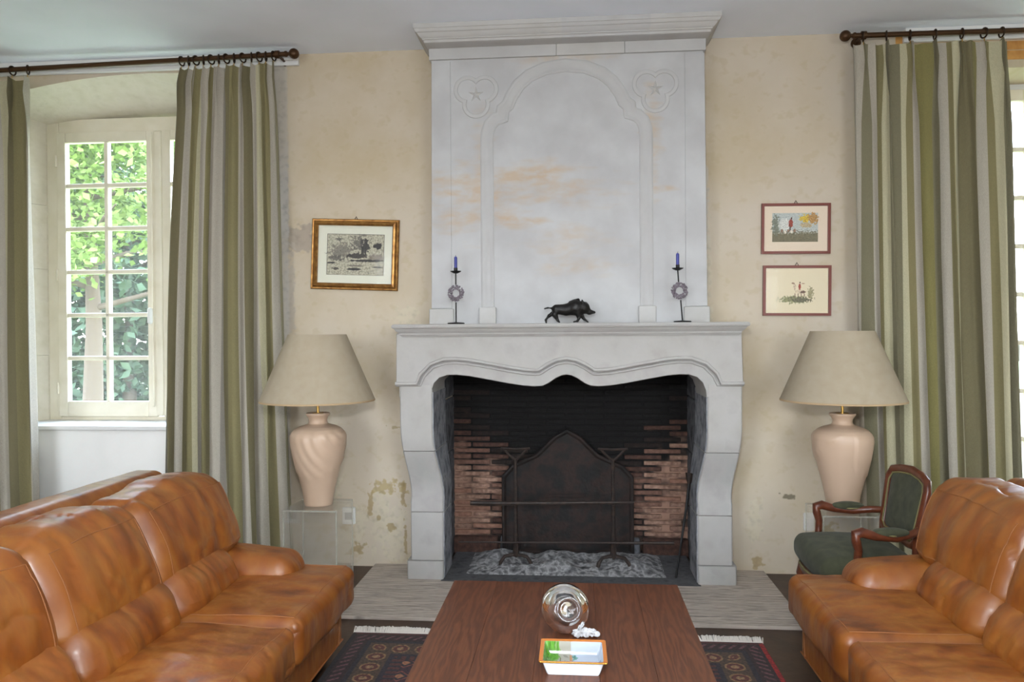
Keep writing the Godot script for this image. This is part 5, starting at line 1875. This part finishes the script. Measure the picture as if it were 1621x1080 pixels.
# ------------------------------------------------------------------ garden
func build_garden() -> void:
	var m := Mb.new()
	m.box(Vector3(0, -0.45, -20.6), Vector3(60, 0.1, 40))
	var lawn := part("lawn", m.mesh(20), M.grass)
	tag(lawn, "sunlit green lawn outside the left window", "lawn")
	lawn.set_meta("kind", "stuff")
	var leaf := Mb.new()
	leaf.quad(Vector3(0, -0.5, 0), Vector3(-0.32, 0.0, 0.08), Vector3(0, 0.5, 0), Vector3(0.32, 0.0, 0.08))
	var lm := leaf.mesh(80)
	# crown centre, radii, leaves, leaf size, colours, label
	var trees := [
		[Vector3(-6.9, 3.6, -6.2), Vector3(2.0, 1.7, 1.5), 9000, 0.12, [rgb(100, 127, 46), rgb(127, 147, 73)], "light green leafy tree near the left window"],
		[Vector3(-8.6, 3.9, -6.8), Vector3(1.7, 1.9, 1.5), 7500, 0.12, [rgb(87, 117, 50), rgb(117, 139, 69)], "yellow green leafy tree at the left of the window view"],
		[Vector3(-9.6, 3.6, -11.5), Vector3(3.0, 4.4, 1.4), 15000, 0.24, [rgb(61, 85, 61), rgb(80, 101, 75)], "dark green conifer beyond the leafy trees"],
		[Vector3(-13.6, 3.6, -11.5), Vector3(3.2, 4.4, 1.4), 15000, 0.24, [rgb(58, 80, 64), rgb(75, 97, 76)], "bluish green conifer at the far left beyond the lawn"],
		[Vector3(-6.8, 3.2, -12.5), Vector3(2.4, 4.2, 1.4), 12000, 0.24, [rgb(69, 95, 56), rgb(93, 113, 69)], "mid green shrubbery behind the meeting bar of the window"]]
	var r := RandomNumberGenerator.new()
	r.seed = 99
	for q in trees:
		var t := thing("garden_tree", q[5], "tree", Vector3(q[0].x, -0.38, q[0].z), 0.0, "trees seen through the left window")
		var tm := Mb.new()
		var top: float = q[0].y + 0.6 + 0.4
		tm.tube([Vector3(0, 0, 0), Vector3(0.05, top * 0.4, 0), Vector3(-0.05, top, 0)], [0.16, 0.11, 0.04], 10)
		for k in 7:
			var a := k * 2.4
			var y0 := top * (0.45 + 0.07 * k)
			tm.tube([Vector3(0, y0, 0), Vector3(cos(a) * q[1].x * 0.5, y0 + 0.25, sin(a) * q[1].z * 0.5), Vector3(cos(a) * q[1].x * 0.85, y0 + 0.35, sin(a) * q[1].z * 0.85)], [0.05, 0.03, 0.01], 6)
		part("trunk", tm.mesh(60), M.bark, t)
		var mm := MultiMesh.new()
		mm.transform_format = MultiMesh.TRANSFORM_3D
		mm.use_colors = true
		mm.mesh = lm
		mm.instance_count = q[2]
		var clumps := []
		for k in 60:
			var d := Vector3(r.randf_range(-1, 1), r.randf_range(-1, 1), r.randf_range(-1, 1))
			while d.length() > 1.0: d = Vector3(r.randf_range(-1, 1), r.randf_range(-1, 1), r.randf_range(-1, 1))
			clumps.append(Vector3(d.x * q[1].x, d.y * q[1].y + q[0].y + 0.4, d.z * q[1].z))
		for k in q[2]:
			var c: Vector3 = clumps[r.randi() % clumps.size()]
			var d: Vector3 = Vector3(r.randfn(0, 0.26), r.randfn(0, 0.2), r.randfn(0, 0.26)) * (float(q[1].x) / 2.0)
			var b := Basis.from_euler(Vector3(r.randf() * TAU, r.randf() * TAU, r.randf() * TAU)).scaled(Vector3.ONE * q[3] * r.randf_range(0.7, 1.3))
			var at := c + d
			at.y = maxf(at.y, 0.15)
			mm.set_instance_transform(k, Transform3D(b, at))
			mm.set_instance_color(k, Color(q[4][0]).lerp(q[4][1], r.randf()).srgb_to_linear())
		var mi := MultiMeshInstance3D.new()
		mi.multimesh = mm
		mi.name = "foliage"
		var fm := mat(Color.WHITE, 0.7)
		fm.vertex_color_use_as_albedo = true
		fm.backlight_enabled = true
		fm.backlight = Color(0.4, 0.45, 0.25)
		mi.material_override = fm
		mi.set_meta("kind", "stuff")
		t.add_child(mi)

# ------------------------------------------------------------------ main
func _ready() -> void:
	# camera
	var cam := Camera3D.new()
	cam.name = "camera"
	cam.fov = rad_to_deg(2.0 * atan(540.0 / 1200.0))
	cam.position = Vector3(0.03, 1.29, 4.15)
	cam.basis = Basis(Vector3.UP, deg_to_rad(4.76)) * Basis(Vector3.RIGHT, deg_to_rad(-0.48)) * Basis(Vector3.BACK, deg_to_rad(-0.38))
	cam.near = 0.05
	cam.current = true
	add_child(cam)
	# sky: bright, slightly veiled day
	var env := Environment.new()
	var sky := Sky.new()
	var sm := ProceduralSkyMaterial.new()
	sm.sky_top_color = Color(0.80, 0.89, 1.0)
	sm.sky_horizon_color = Color(0.97, 0.99, 1.0)
	sm.sky_curve = 0.2
	sm.ground_bottom_color = Color(0.5, 0.5, 0.42)
	sm.ground_horizon_color = Color(0.75, 0.77, 0.72)
	sm.sky_energy_multiplier = 3.6
	sm.ground_energy_multiplier = 1.0
	sky.sky_material = sm
	env.background_mode = Environment.BG_SKY
	env.sky = sky
	env.tonemap_mode = Environment.TONE_MAPPER_LINEAR
	env.tonemap_exposure = 1.05
	env.sdfgi_enabled = true
	env.ssao_enabled = true
	env.ssil_enabled = true
	var we := WorldEnvironment.new()
	we.name = "world"
	we.environment = env
	add_child(we)
	# daylight entering by the two tall rear windows
	for s in [-1, 1]:
		var al := AreaLight3D.new()
		al.name = "rear_window_daylight_left" if s < 0 else "rear_window_daylight_right"
		al.area_size = Vector2(1.5, 2.4)
		al.position = Vector3(s * 2.1, 1.28, 6.42)
		al.light_color = Color(0.98, 1.0, 1.015)
		al.light_energy = 4.7
		al.shadow_enabled = true
		add_child(al)
	# the photographer's flash, tilted to the ceiling
	var fl := SpotLight3D.new()
	fl.name = "camera_flash"
	fl.position = Vector3(0.0, 1.45, 4.1)
	fl.rotation_degrees = Vector3(72, 5, 0)
	fl.spot_angle = 50
	fl.light_size = 0.04
	fl.light_energy = 7.6
	fl.light_color = Color(0.98, 1.0, 1.015)
	fl.spot_range = 12
	fl.shadow_enabled = true
	add_child(fl)
	# and what its diffuser throws forward
	var fd := OmniLight3D.new()
	fd.name = "flash_diffuser"
	fd.position = Vector3(-0.02, 1.66, 4.12)
	fd.light_size = 0.07
	fd.light_energy = 3.3
	fd.light_color = Color(0.98, 1.0, 1.015)
	fd.omni_range = 14
	fd.shadow_enabled = true
	add_child(fd)
	make_materials()
	build_shell()
	build_windows()
	build_fireplace()
	build_sofa(-1.0, -0.87, "long tan leather sofa along the left, facing the coffee table")
	build_sofa(1.0, 0.845, "tan leather sofa on the right, in front of the green armchair")
	build_table()
	build_rug()
	build_curtains()
	build_lamps()
	build_armchair()
	build_pictures()
	build_mantel()
	build_garden()
